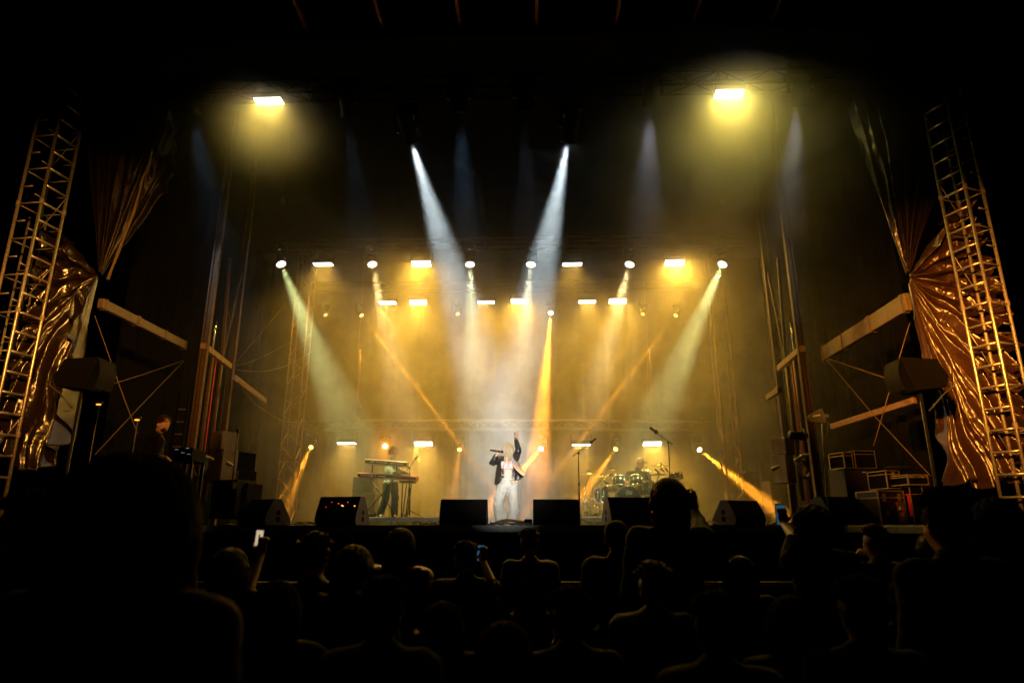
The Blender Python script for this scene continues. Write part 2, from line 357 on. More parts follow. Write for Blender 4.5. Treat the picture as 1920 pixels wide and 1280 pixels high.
for x, y, tx, ty, tY, e, s, lens, lab in (
        (585, 834, 540, 930, 17.5, 90, 12, 'L_amber', 'left end of the low truss, beam falling left'),
        (722, 836, 724, 850, 12, 40, 20, 'L_hot', 'behind the keyboard player, shining at the audience'),
        (862, 838, 846, 950, 17.6, 30, 10, 'L_amber', 'left of the singer, faint beam falling down'),
        (1017, 838, 940, 925, 17, 150, 8, 'L_hot', 'right of the singer, bright short beam falling left'),
        (1157, 838, 1070, 960, 17, 90, 9, 'L_amber', 'between the drum microphones, beam falling left'),
        (1307, 839, 1490, 985, 16.2, 230, 10, 'L_hot', 'right end of the low truss, long bright beam falling right')):
    fixture('beam', at(x, y, 19.9), at(tx, ty, tY), 'amber beam light at the '+lab if 'end' in lab else 'amber beam light '+lab, lens, e*4, AM, s, GD)
# rectangular strobe panels
def proto_panel():
    t = thing('strobe_panel', '', 'strobe light'); h = .0
    mb = MB(); mb.box((-.29, -.13, .01), (.29, .13, .14)); hs = build('housing', mb, 'black', t, bevel=.012)
    mb = MB(); mb.box((-.265, -.1, -.004), (.265, .1, .0095)); build('glass', mb, 'L_panel', hs)
    mb = MB(); mb.beam((-.31, 0, .05), (-.31, 0, .33), .04, .008, (0, 1, 0)); mb.beam((.31, 0, .05), (.31, 0, .33), .04, .008, (0, 1, 0)); mb.beam((-.314, 0, .334), (.314, 0, .334), .04, .008)
    mb.cyl((0, 0, .33), (0, 0, .42), .02, n=8); build('bracket', mb, 'black', t)
    return t
PP = proto_panel()
def panel(px, py, Y, face, watts, colr, label, group, sprd=112):
    t = copy_tree(PP)
    p = at(px, py, Y); t.location = p; tag(t, label, 'strobe light', group)
    # face: downward tilt of the glass from facing the audience (90 = straight down)
    for c in kids(t):
        if c.name.startswith('housing'):
            c.rotation_euler = (R(face-90), 0, 0)
            lamp(c, (0, 0, -.012), (0, 0, -1), watts*12, colr, .52, sprd, .19)
YL = (1, .52, .045)
GP = 'rectangular strobe lights'
panel(504, 190, 11, 90, 48, (1, .68, .05), 'white strobe panel high on the left of the front truss', GP, 145)
panel(1367, 177, 11, 78, 80, (1, .76, .09), 'white strobe panel high on the right of the front truss', GP, 145)
for x, y, f, e, lab in ((606, 496, 89, 130, 'on the middle truss between the two leftmost round lights'), (790, 495, 62, 230, 'on the middle truss left of the left white beam'),
        (1073, 496, 90, 80, 'on the middle truss under the right white beam'), (1265, 493, 60, 280, 'on the middle truss between the two rightmost round lights')):
    panel(x, y, 17.4, f, e, YL, 'white strobe panel '+lab, GP)
for x, y, f, e, lab in ((727, 568, 86, 150, 'thin, left one of the left pair'), (784, 567, 62, 220, 'tall, right one of the left pair'), (911, 567, 87, 150, 'thin, left one of the middle pair'),
        (974, 565, 62, 240, 'tall, right one of the middle pair'), (1101, 566, 86, 130, 'thin, left one of the right pair'), (1158, 565, 62, 220, 'tall, right one of the right pair')):
    panel(x, y, 19.9, f, e, YL, 'white strobe panel on the rear truss, '+lab, GP)
for x, y, f, e, lab in ((650, 831, 88, 110, 'thin, left of the keyboard player'), (794, 832, 64, 170, 'tall, right of the keyboard player'), (1090, 834, 89, 120, 'thin, behind the left drum microphone'),
        (1223, 832, 64, 200, 'tall, behind the drummer')):
    panel(x, y, 19.9, f, e, YL, 'white strobe panel on the low truss, '+lab, GP)
def kill(o):
    for c in kids(o): kill(c)
    D.objects.remove(o)
for o in (PP, *[v[0] for v in PR.values()]): kill(o)
# ------------------------------------------------------------------ side structures
def ladder_tower(name, label, near, far, Yn, top_py, top_px, side):
    """square lattice tower; the ladder face runs from pixel `near` (depth Yn) to pixel `far`; leans nowhere."""
    a = at(*near, Yn); b = atz(*far, a.z)
    e = V((b.x-a.x, b.y-a.y, 0)); L = e.length; e.normalize(); nrm = V((-e.y, e.x, 0))*side
    zt = at(top_px, top_py, Yn).z
    t = thing(name, label, 'truss tower', (a.x, a.y, 0), 'truss towers at the stage corners')
    A = V((a.x, a.y, 0)); B = A+e*L; Cc = B+nrm*L; Dd = A+nrm*L; cs = [A, B, Cc, Dd]
    for q_, c in enumerate(cs): mb = MB(); mb.cyl(c, c+V((0, 0, zt)), .027, n=10); build('chord', mb, 'alu' if q_ < 2 else 'alu_dull', t, True)  # back chords in darker metal, their shade put into the colour
    rung = .335; n = int(zt/rung)
    for face, nm in ((0, 'ladder_rungs'), (1, 'side_lattice'), (2, 'back_lattice'), (3, 'side_lattice')):
        mb = MB(); p, q = cs[face], cs[(face+1) % 4]
        for i in range(1, n):
            z = V((0, 0, i*rung))
            if face == 0:
                rb = MB(); rb.cyl(p+z, q+z, .021, n=8); build('rung', rb, 'alu', t, True)
            else:
                mb.cyl(p+z, q+z if i % 2 else p.lerp(q, .45)+z, .016, n=6)
                if i % 4 == 0 and i+2 < n and face == 1: mb.cyl((p if i % 4 else q)+z, (q if i % 4 else p)+z+V((0, 0, 2*rung)), .010, n=5)
        if face: build(nm, mb, 'alu_dull', t, True)  # darker metal stands for shade on side and back lattices
    mb = MB()
    for i in range(int(zt/2)):
        for c in cs: mb.cyl(c+V((0, 0, 2*i+1.0)), c+V((0, 0, 2*i+1.09)), .038, n=10)
    build('couplers', mb, 'alu_dull', t); return t, cs
TL, csL = ladder_tower('truss_tower', 'silvery lattice tower standing beside the left foil sheet', (22, 635), (68, 649), 10.0, 118, 150, -1 if False else 1, )
TR, csR = ladder_tower('truss_tower', 'lattice tower in front of the gathered right foil sheet', (1868, 627), (1818, 640), 10.0, 150, 1725, -1)
# second slimmer ladder mast behind each tower
for s, px, lab in ((1, 22, 'thin ladder mast standing just outside the left lattice tower'), (-1, 1885, 'thin ladder mast standing just outside the right lattice tower')):
    p = at(px-(0 if s > 0 else 0), 640, 10.9); t = thing('ladder_mast', lab, 'mast', (p.x, p.y, 0), 'ladder masts')
    mb = MB()
    for k in (-.17, .17): mb.cyl((p.x+k, p.y, 0), (p.x+k, p.y, 7.2), .02, n=8)
    build('rail', mb, 'alu_dull', t, True); mb = MB()
    for i in range(1, 21): mb.cyl((p.x-.17, p.y, i*.34), (p.x+.17, p.y, i*.34), .013, n=6)
    build('rungs', mb, 'alu_dull', t, True)
# shiny plastic sheets
def interp(tab, v):
    for i in range(len(tab)-1):
        if v <= tab[i+1][0] or i == len(tab)-2:
            f = (v-tab[i][0])/(tab[i+1][0]-tab[i][0]); f = max(0, min(1, f)); return [a+(b-a)*f for a, b in zip(tab[i][1:], tab[i+1][1:])]
def foil(name, label, L, Rr, Y, nu, nv, folds, amp, seed, py0, py1, tilt=0):
    """sheet between the left edge L(py) and right edge R(py), folds converge where it is narrow"""
    mb = MB(); rows = []
    for j in range(nv+1):
        py = py0+(py1-py0)*j/nv; (xl,) = interp(L, py); (xr,) = interp(Rr, py); row = []
        wd = abs(at(xr, py, Y).x-at(xl, py, Y).x)
        for i in range(nu+1):
            u = i/nu; uu = u+.03*math.sin(u*9+seed)+.012*math.sin(py*.02+u*14)
            p = at(xl+(xr-xl)*u, py, Y)
            wv = abs(math.sin(uu*folds*math.pi))**.8+.45*math.sin(uu*folds*2.63*math.pi+seed+py*.004)
            n = noise.noise(V((p.x*5, p.z*2.2, seed)))*.6+noise.noise(V((p.x*16, p.z*8, seed+4)))*.28
            a = amp*(.35+min(1, wd/1.1)*.65)
            row.append(p+V((0, -(wv*.5+n*.45)*a+tilt*u, 0)))
        rows.append(row)
    mb.grid(rows); o = build(name, mb, 'foil', smooth=True, solid=.004); return tag(o, label, 'plastic sheet')
def fan(label, G, ends, Y, nu, nv, folds, amp, seed, sag, r0=.03, m='foil'):
    """sheet gathered at pixel G; folds fan out to the boundary polyline `ends`"""
    seg = [0]
    for a, b in zip(ends, ends[1:]): seg.append(seg[-1]+math.hypot(b[0]-a[0], b[1]-a[1]))
    mb = MB(); rows = []
    for i in range(nu+1):
        u = i/nu; d = u*seg[-1]; k = max(q for q in range(len(seg)-1) if seg[q] <= d or q == 0); f = (d-seg[k])/(seg[k+1]-seg[k]); E = [ends[k][q]+(ends[k+1][q]-ends[k][q])*f for q in (0, 1)]
        E[1] += 7*math.sin(u*folds*6.0+seed)
        mx, my = (G[0]+E[0])/2, (G[1]+E[1])/2; nx, ny = -(E[1]-G[1]), E[0]-G[0]; Cx, Cy = mx+nx*sag*math.sin(math.pi*min(1, u*1.15+.05)), my+ny*sag*math.sin(math.pi*min(1, u*1.15+.05)); row = []
        for j in range(nv+1):
            v = r0+(1-r0)*j/nv; x = (1-v)**2*G[0]+2*v*(1-v)*Cx+v*v*E[0]; y = (1-v)**2*G[1]+2*v*(1-v)*Cy+v*v*E[1]
            p = at(x, y, Y); uw = u+.012*math.sin(v*7+seed)+.010*math.sin(v*17+u*20)+.02*noise.noise(V((u*6, v*2, seed)))
            ph = uw*folds*math.pi; br = .5+.5*math.sin(v*3+u*9+seed)
            wv = abs(math.sin(ph))**.7+.38*br*math.sin(ph*2.7+seed)*min(1, v*2)+.22*math.sin(ph*5.3+v*4)*max(0, v-.25)
            cr = noise.noise(V((p.x*9, p.z*5, seed)))*.16+abs(noise.noise(V((p.x*20, p.z*12, seed+4))))*.13
            a = amp*(.06+.94*v**.8)
            row.append(p+V((0, -(wv*.85)*a-cr*amp*.30*min(1, v*2.5), 0)))
        rows.append(row)
    mb.grid(rows); o = build('foil_sheet', mb, m, smooth=True, solid=.004); return tag(o, label, 'plastic sheet')
fan('large gold-lit plastic sheet fanning out from the right knot behind the tower', (1701, 520), [(1768, 905), (1830, 912), (1885, 900), (1896, 800), (1884, 700), (1868, 610), (1845, 520), (1812, 440), (1788, 385)], 11.0, 420, 150, 13, .50, 1.3, .16)
fan('dark upper plastic sheet with bright streaks above the right knot', (1702, 524), [(1800, 200), (1762, 110), (1700, 80), (1640, 100), (1580, 200)], 11.15, 240, 110, 7, .34, 5.1, -.03, m='foil_shade')
fan('crumpled plastic sheet hanging right beside the left tower and below the left knot', (186, 518), [(158, 560), (160, 640), (150, 745), (148, 800), (118, 868), (60, 890), (26, 800), (60, 650), (84, 540), (112, 430)], 10.95, 420, 150, 13, .44, 2.2, .05, m='foil_shade')
fan('dark upper plastic sheet with sparse streaks above the left knot', (187, 524), [(160, 120), (200, 60), (270, 80), (330, 180), (335, 330)], 11.15, 240, 120, 8, .26, 3.9, -.02, m='foil_deep_shade')
mb = MB(); pts = [at(302-(302-262)*i/10 if i < 10 else 262, 236+i*12, 10.9)+V((.02*math.sin(i*1.3), 0, 0)) for i in range(11)]+[at(262-i*10, 368+i*26, 10.9) for i in range(1, 7)]
mb.tube(pts, [.018+.014*abs(math.sin(i*1.9)) for i in range(len(pts))], 8)
tag(build('twisted_rope', mb, 'rope', smooth=True), 'twisted cloth rope stretched diagonally down to the left knot', 'rope')
# side beams of the wings
def bar3(name, label, cat, pa, Ya, pb, hgt, wd, m, group=None, bow=0):
    a = at(*pa, Ya); b = atz(*pb, a.z); t = thing(name, label, cat, (a+b)/2, group)
    mb = MB(); mb.beam(a, b, wd, hgt); build('beam', mb, m, t, bevel=.012)
    mb = MB()
    for f in (.03, .36, .38, .7, .97):
        p = a.lerp(b, f); q = a.lerp(b, f+.012); mb.beam(p, q, wd+.02, hgt+.02)
    build('joint_plate', mb, m, t); return t
bar3('side_beam', 'pale aluminium beam above the left wing', 'beam', (188, 568), 10.2, (347, 648), .17, .10, 'plank', 'pale side beams')
bar3('side_beam', 'pale aluminium beam above the right wing', 'beam', (1703, 565), 10.2, (1544, 664), .30, .10, 'plank', 'pale side beams')
def wires(lst, parent_label, name='guy_wire', r=.008, m='rope'):
    for i, (pts, lab) in enumerate(lst):
        mb = MB(); mb.tube([at(*p) for p in pts], r, 5); tag(build(name, mb, m, smooth=True), lab, 'cable', parent_label)
wires([([(178, 592, 10.3), (233, 748, 10.3), (258, 812, 10.3)], 'thin brace wire running steeply down under the left side beam'),
       ([(344, 677, 13), (262, 762, 11), (178, 852, 9.6)], 'taut wire rising from the left crowd to the left side beam'),
       ([(344, 676, 13), (262, 704, 12), (190, 726, 11)], 'faint wire under the left side beam'),
       ([(1706, 605, 10.3), (1680, 690, 10.3), (1638, 835, 10.3)], 'thin brace wire running steeply down under the right side beam'),
       ([(1552, 676, 13), (1640, 780, 11.5), (1745, 892, 10.3)], 'taut wire crossing down to the right flight cases'),
       ([(1552, 672, 13), (1620, 695, 12), (1700, 722, 11)], 'faint wire under the right side beam')], 'guy wires of the wings')
for pa, pb, lab in (((1560, 800), (1716, 750), 'dull steel brace rising to the right behind the right speaker'), ((1440, 745), (1462, 730), 'short brace behind the right roof mast')):
    mb = MB(); mb.beam(at(*pa, 14.5), at(*pb, 12.5), .09, .12); tag(build('steel_brace', mb, 'steel', bevel=.01), lab, 'brace')
# roof masts with hydraulic pistons
def mast(label, out_b, out_t, in_b, in_t, cr_o, cr_i, Y, s):
    a = at(*cr_o, Y); b = atz(*cr_i, a.z); zc = a.z; t = thing('roof_mast', label, 'roof mast', ((a.x+b.x)/2, (a.y+b.y)/2, DZ), 'roof masts')
    top = RZ
    for p in (a, b):
        for k in (-.06, .06):
            mb = MB(); mb.beam((p.x+k, p.y, DZ), (p.x+k, p.y, top), .035, .10, (0, 1, 0)); build('channel', mb, 'mastm', t, bevel=.006)
        mb = MB(); mb.beam((p.x, p.y+.03, DZ), (p.x, p.y+.03, top), .10, .02, (0, 1, 0)); build('web', mb, 'mastm', t)
    mb = MB(); mb.beam(a+V((0, -.08, 0)), b+V((0, -.08, 0)), .12, .13); build('crossbeam', mb, 'ply', t, bevel=.01)
    mb = MB(); c = a.lerp(b, .62)
    for f, g in ((.45, 1.6), (.95, 1.6)): mb.beam(c+V((0, 0, .05)), a.lerp(b, f)+V((0, 0, g*1.5)), .06, .06)
    mb.beam(a.lerp(b, .55)+V((0, 0, 1.2)), a.lerp(b, .75)+V((0, 0, 1.05)), .03, .03); build('brace', mb, 'mastm', t, bevel=.005)
    for f in (.28, .62):
        p = a.lerp(b, f); mb = MB(); mb.cyl((p.x, p.y, DZ+.5), (p.x, p.y, zc-.12), .045, n=14); build('cylinder', mb, 'mastm', t, True)
        if f < .3:
            mb = MB(); mb.cyl((p.x, p.y-.06, zc+.06), (p.x, p.y-.06, zc+.72), .035, n=14); build('piston_rod', mb, 'chrome', t, True)
    mb = MB(); p = a.lerp(b, .5); mb.cyl((p.x, p.y-.1, DZ), (p.x, p.y-.1, zc), .012, n=6); build('hose', mb, 'red', t, True)
    return t, a, b
ML, la, lb = mast('steel roof mast behind the left plywood boxes', 0, 0, 0, 0, (384, 650), (433, 688), 13.2, 1)
MR, ra, rb = mast('steel roof mast behind the right plywood boxes', 0, 0, 0, 0, (1502, 655), (1459, 692), 13.2, -1)
mb = MB(); mb.beam(at(438, 708, 14.2), at(497, 752, 17.5), .09, .14); tag(build('steel_brace', mb, 'steel', bevel=.01), 'slanted steel brace leaning from the left roof mast', 'brace')
wires([([(441, 682, 14), (486, 628, 15), (533, 573, 16)], 'straight cable rising from the left roof mast to the left green beam'),
       ([(441, 686, 14), (470, 679, 14.6), (510, 660, 15.4), (552, 636, 16)], 'cable curving up from the left roof mast'),
       ([(441, 693, 14), (470, 697, 14.6), (500, 696, 15.2), (531, 688, 16), (570, 668, 17), (592, 655, 17.5)], 'lowest sagging cable on the left roof mast'),
       ([(447, 716, 14), (458, 735, 15), (478, 757, 16), (515, 783, 18), (535, 790, 19), (562, 792, 20)], 'sagging cable reaching the left end of the low truss'),
       ([(492, 560, 14.5), (482, 600, 14.5), (468, 632, 14.5)], 'thin vertical cable beside the left roof mast'),
       ([(1425, 520, 15), (1462, 590, 15.5), (1475, 650, 15.5)], 'thin cable above the right roof mast')], 'cables of the roof masts', 'slack_cable', .010)
# diamond reflectors
for x, lab in ((530, 'pale diamond-shaped plate hanging high on the left'), (1353, 'pale diamond-shaped plate hanging high on the right')):
    p = at(x, 377, 14); t = thing('diamond_plate', lab, 'plate', p, 'diamond plates')
    mb = MB(); mb.poly([p+V((-.065, 0, .04)), p+V((0, 0, .16)), p+V((.075, 0, -.03)), p+V((.01, 0, -.16))], (0, .012, 0)); build('plate', mb, 'plank', t)
    mb = MB(); mb.tube([p+V((0, .006, .16)), V((p.x, p.y, RZ))], .004, 4); build('wire', mb, 'black', t)
# left wing platform and right wing platform
for x0, x1, lab in ((-9.6, -5.9, 0), (5.4, 10.5, 1)):
    mb = MB(); mb.box((x0, 8.7, DZ-.12), (x1, 12.49, DZ-.004)); tag(build('wing_platform', mb, 'deck', bevel=.01), 'black platform at deck height beside the stage on the %s wing' % ('right' if lab else 'left'), 'platform')
# PA fill speakers on poles
def fill_speaker(px, py, Y, s, lab):
    c = at(px, py, Y); t = thing('fill_speaker', lab, 'loudspeaker', (c.x, c.y, 0), 'side fill speakers'); q = Matrix.Rotation(R(8*s), 3, 'Y')
    pr = [(-.30, .30), (.20, .27), (.32, -.05), (.27, -.24), (-.16, -.30)]
    if s < 0: pr = [(-x, z) for x, z in pr]
    mb = MB(); mb.poly([c+V((x, -.2, z*.8)) for x, z in pr], (0, .4, 0)); bd = build('cabinet', mb, 'blackp', t, bevel=.02)
    mb = MB(); e = [c+V((s*-.305, -.2+.4*i/6, 0)) for i in range(7)]
    mb.grid([[c+V((s*(-.31-.045*math.sin(math.pi*j/8)), -.19+.38*i/4, .22-.44*j/8)) for i in range(5)] for j in range(9)]); build('grille', mb, 'grille', t, solid=.01)
    mb = MB(); mb.box(c+V((-.06*s-.05, -.206, .02)), c+V((-.06*s+.0, -.2, .12))); mb.box(c+V((.04*s-.02, -.206, .02)), c+V((.04*s+.04, -.2, .12))); build('handle', mb, 'blackp', bd)
    mb = MB(); mb.cyl((c.x, c.y, 0.02), (c.x, c.y, c.z-.22), .024, n=10); build('pole', mb, 'black', t, True)
    mb = MB()
    for a in (0, 2.1, 4.2): mb.cyl((c.x, c.y, .7), (c.x+.55*math.cos(a), c.y+.55*math.sin(a), .02), .015, n=8)
    build('tripod', mb, 'black', t)
    mb = MB(); mb.tube([c+V((s*.25, -.1, .05)), c+V((s*.42, -.1, .02)), c+V((s*.42, -.1, -.16)), c+V((s*.25, -.1, -.28)), c+V((s*.05, -.05, -.5))], .012); build('cable', mb, 'rubber', t, True)
fill_speaker(1720, 706, 9.2, 1, 'black loudspeaker on a pole in front of the right gold sheet')
fill_speaker(158, 704, 9.2, -1, 'black loudspeaker on a pole beside the left tower')
for px, py, lab in ((185, 758, 'upper'), (257, 787, 'lower')):
    p = at(px, py, 11.5); t = thing('exit_lamp', 'small orange lamp glowing in the dark left wing, the %s one' % lab, 'lamp', p, 'small orange lamps')
    mb = MB(); mb.ell(p, (.05, .03, .014)); build('bulb', mb, 'L_org', t, True)
    mb = MB(); mb.box(p+V((-.06, -.02, .02)), p+V((.06, .04, .06))); build('hood', mb, 'black', t, bevel=.006)
    mb = MB(); mb.cyl(p+V((0, .02, .05)), V((p.x, p.y+.02, DZ)), .012, n=6); build('post', mb, 'black', t)
# ------------------------------------------------------------------ things on the stage edge
def wedge(px0, px1, pyt, Y, yaw, lab, fr=0):
    a = at(px0, pyt, Y); b = at(px1, pyt, Y); wd = (b-a).length; h = a.z-DZ; c = V(((a.x+b.x)/2, Y+.3, DZ)); 
    t = thing('stage_monitor', lab, 'stage monitor', c, 'black wedge monitors along the stage edge', R(yaw))
    pr = [(-.30, 0), (-.335, .10), (-.30, .22), (-.16, h), (.02, h+.002), (.27, .10), (.28, 0)]
    mb = MB(); mb.poly([(-wd/2, y, z) for y, z in pr], (wd, 0, 0))
    o = build('cabinet', mb, 'blackp', t, bevel=.016, loc=(0, 0, 0))
    for s in (-1, 1):
        mb = MB(); x = s*(wd/2+.001); mb.poly([(x, y*.985, .004+z*.985) for y, z in pr], (s*.006, 0, 0)); build('side_panel', mb, 'brown', t, loc=(0, 0, 0))
        mb = MB()
        for z in (.11, .235): mb.cyl((x, -.03, z), (x+s*.009, -.03, z), .05 if z < .2 else .045, n=16)
        build('handle', mb, 'blackp', t, loc=(0, 0, 0))
    mb = MB(); mb.poly([(-wd/2+.03, .035, h-.004), (-wd/2+.03, .262, .12), (-wd/2+.03, .272, .126), (-wd/2+.03, .045, h+.004)], (wd-.06, 0, 0)); build('grille', mb, 'grille', t, loc=(0, 0, 0))
    if fr:
        mb = MB(); rnd = random.Random(4)
        for i in range(9): mb.cyl((-.2+.5*rnd.random()*1, -.336, .22+.12*rnd.random()), (-.2+.5*rnd.random(), -.34, .25), .004, n=5)
        build('marks', mb, 'L_red', t, loc=(0, 0, 0))
    return t
wedge(452, 528, 935, 12.6, -30, 'wedge monitor at the left end of the stage edge, turned sideways')
wedge(597, 679, 930, 12.6, -12, 'wedge monitor in front of the keyboards, red dots on its back')
wedge(825, 912, 935, 12.55, 1, 'wedge monitor just left of the singer')
wedge(1000, 1086, 935, 12.55, -1, 'wedge monitor just right of the singer')
wedge(1136, 1222, 931, 12.6, 12, 'wedge monitor in front of the drum kit')
wedge(1350, 1428, 937, 12.6, 30, 'wedge monitor beside the long right amber beam, turned sideways')
wedge(1530, 1622, 930, 12.2, 22, 'wedge monitor farthest to the right near the flight case')
# small glowing red and orange dots on the second wedge
t = thing('red_dots', 'small glowing red dots on the back of the monitor before the keyboards', 'indicator lights', at(640, 945, 12.1))
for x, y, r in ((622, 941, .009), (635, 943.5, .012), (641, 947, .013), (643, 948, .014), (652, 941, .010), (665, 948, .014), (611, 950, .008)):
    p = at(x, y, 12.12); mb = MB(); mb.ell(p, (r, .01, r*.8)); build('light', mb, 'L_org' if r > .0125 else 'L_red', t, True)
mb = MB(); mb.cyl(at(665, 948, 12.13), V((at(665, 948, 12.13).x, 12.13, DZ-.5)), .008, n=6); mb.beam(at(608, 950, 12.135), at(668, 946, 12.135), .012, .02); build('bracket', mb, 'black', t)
# cables lying on the edge
rnd = random.Random(11)
for k, (x0, x1, lab) in enumerate(((915, 1000, 'heap of black cables on the stage edge at the singer\'s feet'), (790, 825, 'short coil of black cable left of the singer\'s left monitor'), (545, 596, 'black cable run on the edge left of the keyboards monitor'),
        (1312, 1350, 'black cable run on the edge near the raised hand'), (1440, 1490, 'black cable run on the edge at the end of the long amber beam'))):
    t = thing('floor_cable', lab, 'cable', at((x0+x1)/2, 984, 12.6), 'cables on the stage edge')
    for j in range(5 if k == 0 else 3):
        y0 = 12.52+.05*j; mb = MB(); a = at(x0, 984, y0).x; b = at(x1, 984, y0).x; ph = rnd.random()*6; top = .02
        mb.tube([(a+(b-a)*i/14, y0+.04*math.sin(i+ph), DZ+.012+top*abs(math.sin(i*.37+ph))*math.sin(math.pi*i/14)+.02*j*math.sin(math.pi*i/14)) for i in range(15)], .011, 6); build('cable', mb, 'rubber', t, True)
p = at(992, 975, 12.6); mb = MB(); mb.box((p.x-.09, 12.6, DZ), (p.x+.06, 12.75, DZ+.11)); mb.box((p.x-.22, 12.6, DZ), (p.x-.1, 12.72, DZ+.06)); tag(build('stage_box', mb, 'blackp', bevel=.01), 'small black connector box touching the right monitor', 'box')
p = at(922, 979, 12.6); mb = MB(); mb.poly([(p.x-.03, 12.6, DZ), (p.x-.025, 12.6, DZ+.07), (p.x+.05, 12.6, DZ)], (0, .08, 0)); tag(build('door_stop', mb, 'blackp'), 'tiny black floor wedge right of the left monitor', 'wedge')
# risers
def riser(x0, x1, lab, yb=19.2):
    Y = 15.8; a = at(x0, 975, Y); b = at(x1, 975, Y); zt = at(800, 969, Y).z; t = thing('riser', lab, 'riser', ((a.x+b.x)/2, (Y+yb)/2, DZ), 'drum and keyboard risers')
    mb = MB(); mb.box((a.x, Y+.03, zt-.045), (b.x, yb, zt)); build('platform', mb, 'deck', t)
    m = (a.x+b.x)/2
    for u0, u1 in ((a.x, m-.006), (m+.006, b.x)):
        mb = MB(); mb.box((u0, Y, zt-.10), (u1, Y+.028, zt-.003)); mb.box((u0, Y-.006, zt-.02), (u1, Y-.0005, zt-.006)); mb.box((u0, Y-.006, zt-.1), (u1, Y-.0005, zt-.085)); build('edge_profile', mb, 'riser', t, bevel=.002)
    for x in (a.x+.1, m-.09, m+.09, b.x-.1):
        for y in (Y+.06, yb-.1):
            mb = MB(); mb.box((x-.03, y-.03, DZ), (x+.03, y+.03, zt-.05)); build('leg', mb, 'riser', t)
    return zt
RT = riser(640, 835, 'low silver-edged platform under the keyboards')
riser(1060, 1320, 'low silver-edged platform under the drum kit')

# ------------------------------------------------------------------ gear in the left wing
def gbox(name, lab, cat, x0, x1, yt, yb, Y, dep, m, yaw=0, group=None, bevel=.012):
    a = at(x0, yt, Y); b = at(x1, yb, Y); t = thing(name, lab, cat, ((a.x+b.x)/2, Y+dep/2, b.z), group, R(yaw)); wd = (b.x-a.x)/2; h = a.z-b.z
    mb = MB(); mb.box((-wd, -dep/2, 0), (wd, dep/2, h)); build('body', mb, m, t, bevel=bevel, loc=(0, 0, 0)); return t, wd, h, dep/2
def add(t, name, m, fn, **k):
    mb = MB(); fn(mb); return build(name, mb, m, t, loc=(0, 0, 0), **k)
for x0, x1, yt, yb, lab, yw in ((399, 425, 808, 842, 'smaller plywood box on top of the left power distribution stack', -28), (394, 425, 842, 905, 'tall plywood box under the smaller one in the left wing', -28),
        (1461, 1488, 819, 850, 'smaller plywood box on top of the right power distribution stack', 26), (1462, 1491, 851, 905, 'tall plywood box with a door in the right wing', 26)):
    t, wd, h, dp = gbox('plywood_box', lab, 'power box', x0, x1, yt, yb, 12.6, .35, 'ply', yw, 'plywood boxes of the power distribution')
    add(t, 'screw', 'black', lambda mb: [mb.cyl((x*wd*.8, -dp-.004, z*h), (x*wd*.8, -dp, z*h), .011, n=8) for x, z in ((-1, .85), (1, .15), (.1, .4))])
    if h > .45: add(t, 'door', 'ply', lambda mb: mb.box((-wd*.75, -dp-.008, h*.06), (wd*.8, -dp-.001, h*.78)))
    add(t, 'label_tag', 'white', lambda mb: mb.box((wd*.8, -dp-.006, h*.82), (wd*.97, -dp-.001, h*.95)))
for (x0, x1, yt, yb, lab) in ((426, 454, 846, 880, 'open equipment rack with lit fronts, upper one in the left wing'), (430, 456, 880, 900, 'shallow rack of tangled white plugs under the upper rack')):
    t, wd, h, dp = gbox('equipment_rack', lab, 'equipment rack', x0, x1, yt, yb, 12.9, .5, 'blackp', -20, 'racks in the left wing')
    add(t, 'lit_modules', 'edge' if yt < 860 else 'white', lambda mb: [mb.box((wd*(.30+.2*i), -dp-.012, h*.12), (wd*(.42+.2*i), -dp-.002, h*.88)) for i in range(3)])
    add(t, 'frame', 'edge', lambda mb: [mb.box((-wd-.004, -dp-.006, 0), (-wd+.012, -dp-.001, h)), mb.box((wd-.012, -dp-.006, 0), (wd+.004, -dp-.001, h))])
t, wd, h, dp = gbox('amplifier_case', 'large black amplifier case standing before the left racks', 'flight case', 402, 446, 899, 972, 12.5, .6, 'grille', -12)
add(t, 'label_tag', 'white', lambda mb: mb.box((wd-.085, -dp-.008, h*.76), (wd-.01, -dp-.001, h*.93)))
add(t, 'latch', 'edge', lambda mb: mb.box((-.1, -dp-.012, h*.1), (-.03, -dp-.001, h*.16)))
t, wd, h, dp = gbox('amplifier_rack', 'amplifier rack with glowing red and cream units left of the wedge', 'amplifier rack', 446, 464, 905, 968, 12.7, .5, 'blackp', -12)
add(t, 'amplifier', 'edge', lambda mb: [mb.box((-wd*.9, -dp-.01, h*z), (wd*.9, -dp-.002, h*(z+.13))) for z in (.08, .25, .42, .74)])
add(t, 'red_light', 'L_red', lambda mb: [mb.ell((wd*x, -dp-.012, h*z), (.012, .006, .02)) for x, z in ((-.2, .5), (.1, .36), (.0, .22), (-.5, .15))])
add(t, 'glow_strip', 'L_dimamber', lambda mb: mb.box((-wd*.8, -dp-.014, h*.44), (wd*.1, -dp-.011, h*.50)))
t = thing('goal_frame', 'grey steel post with a short rail beside the left truss column', 'steel frame', at(476, 965, 14))
mb = MB(); a = at(476, 861, 14); mb.box((a.x-.05, 14, DZ), (a.x+.05, 14.06, a.z)); build('post', mb, 'plank', t, bevel=.005)
mb = MB(); b = at(455, 872, 14); mb.box((b.x, 14.0, b.z-.04), (a.x-.052, 14.05, b.z)); mb.box((b.x, 14.0, b.z-.10), (a.x-.052, 14.05, b.z-.07)); build('rail', mb, 'steel', t)
t = thing('goal_frame', 'grey steel post with a short rail behind the low right cabinet', 'steel frame', at(1429, 965, 19))
mb = MB(); a = at(1427, 862, 19); mb.box((a.x-.06, 19, DZ), (a.x+.06, 19.06, a.z)); build('post', mb, 'plank', t, bevel=.005)
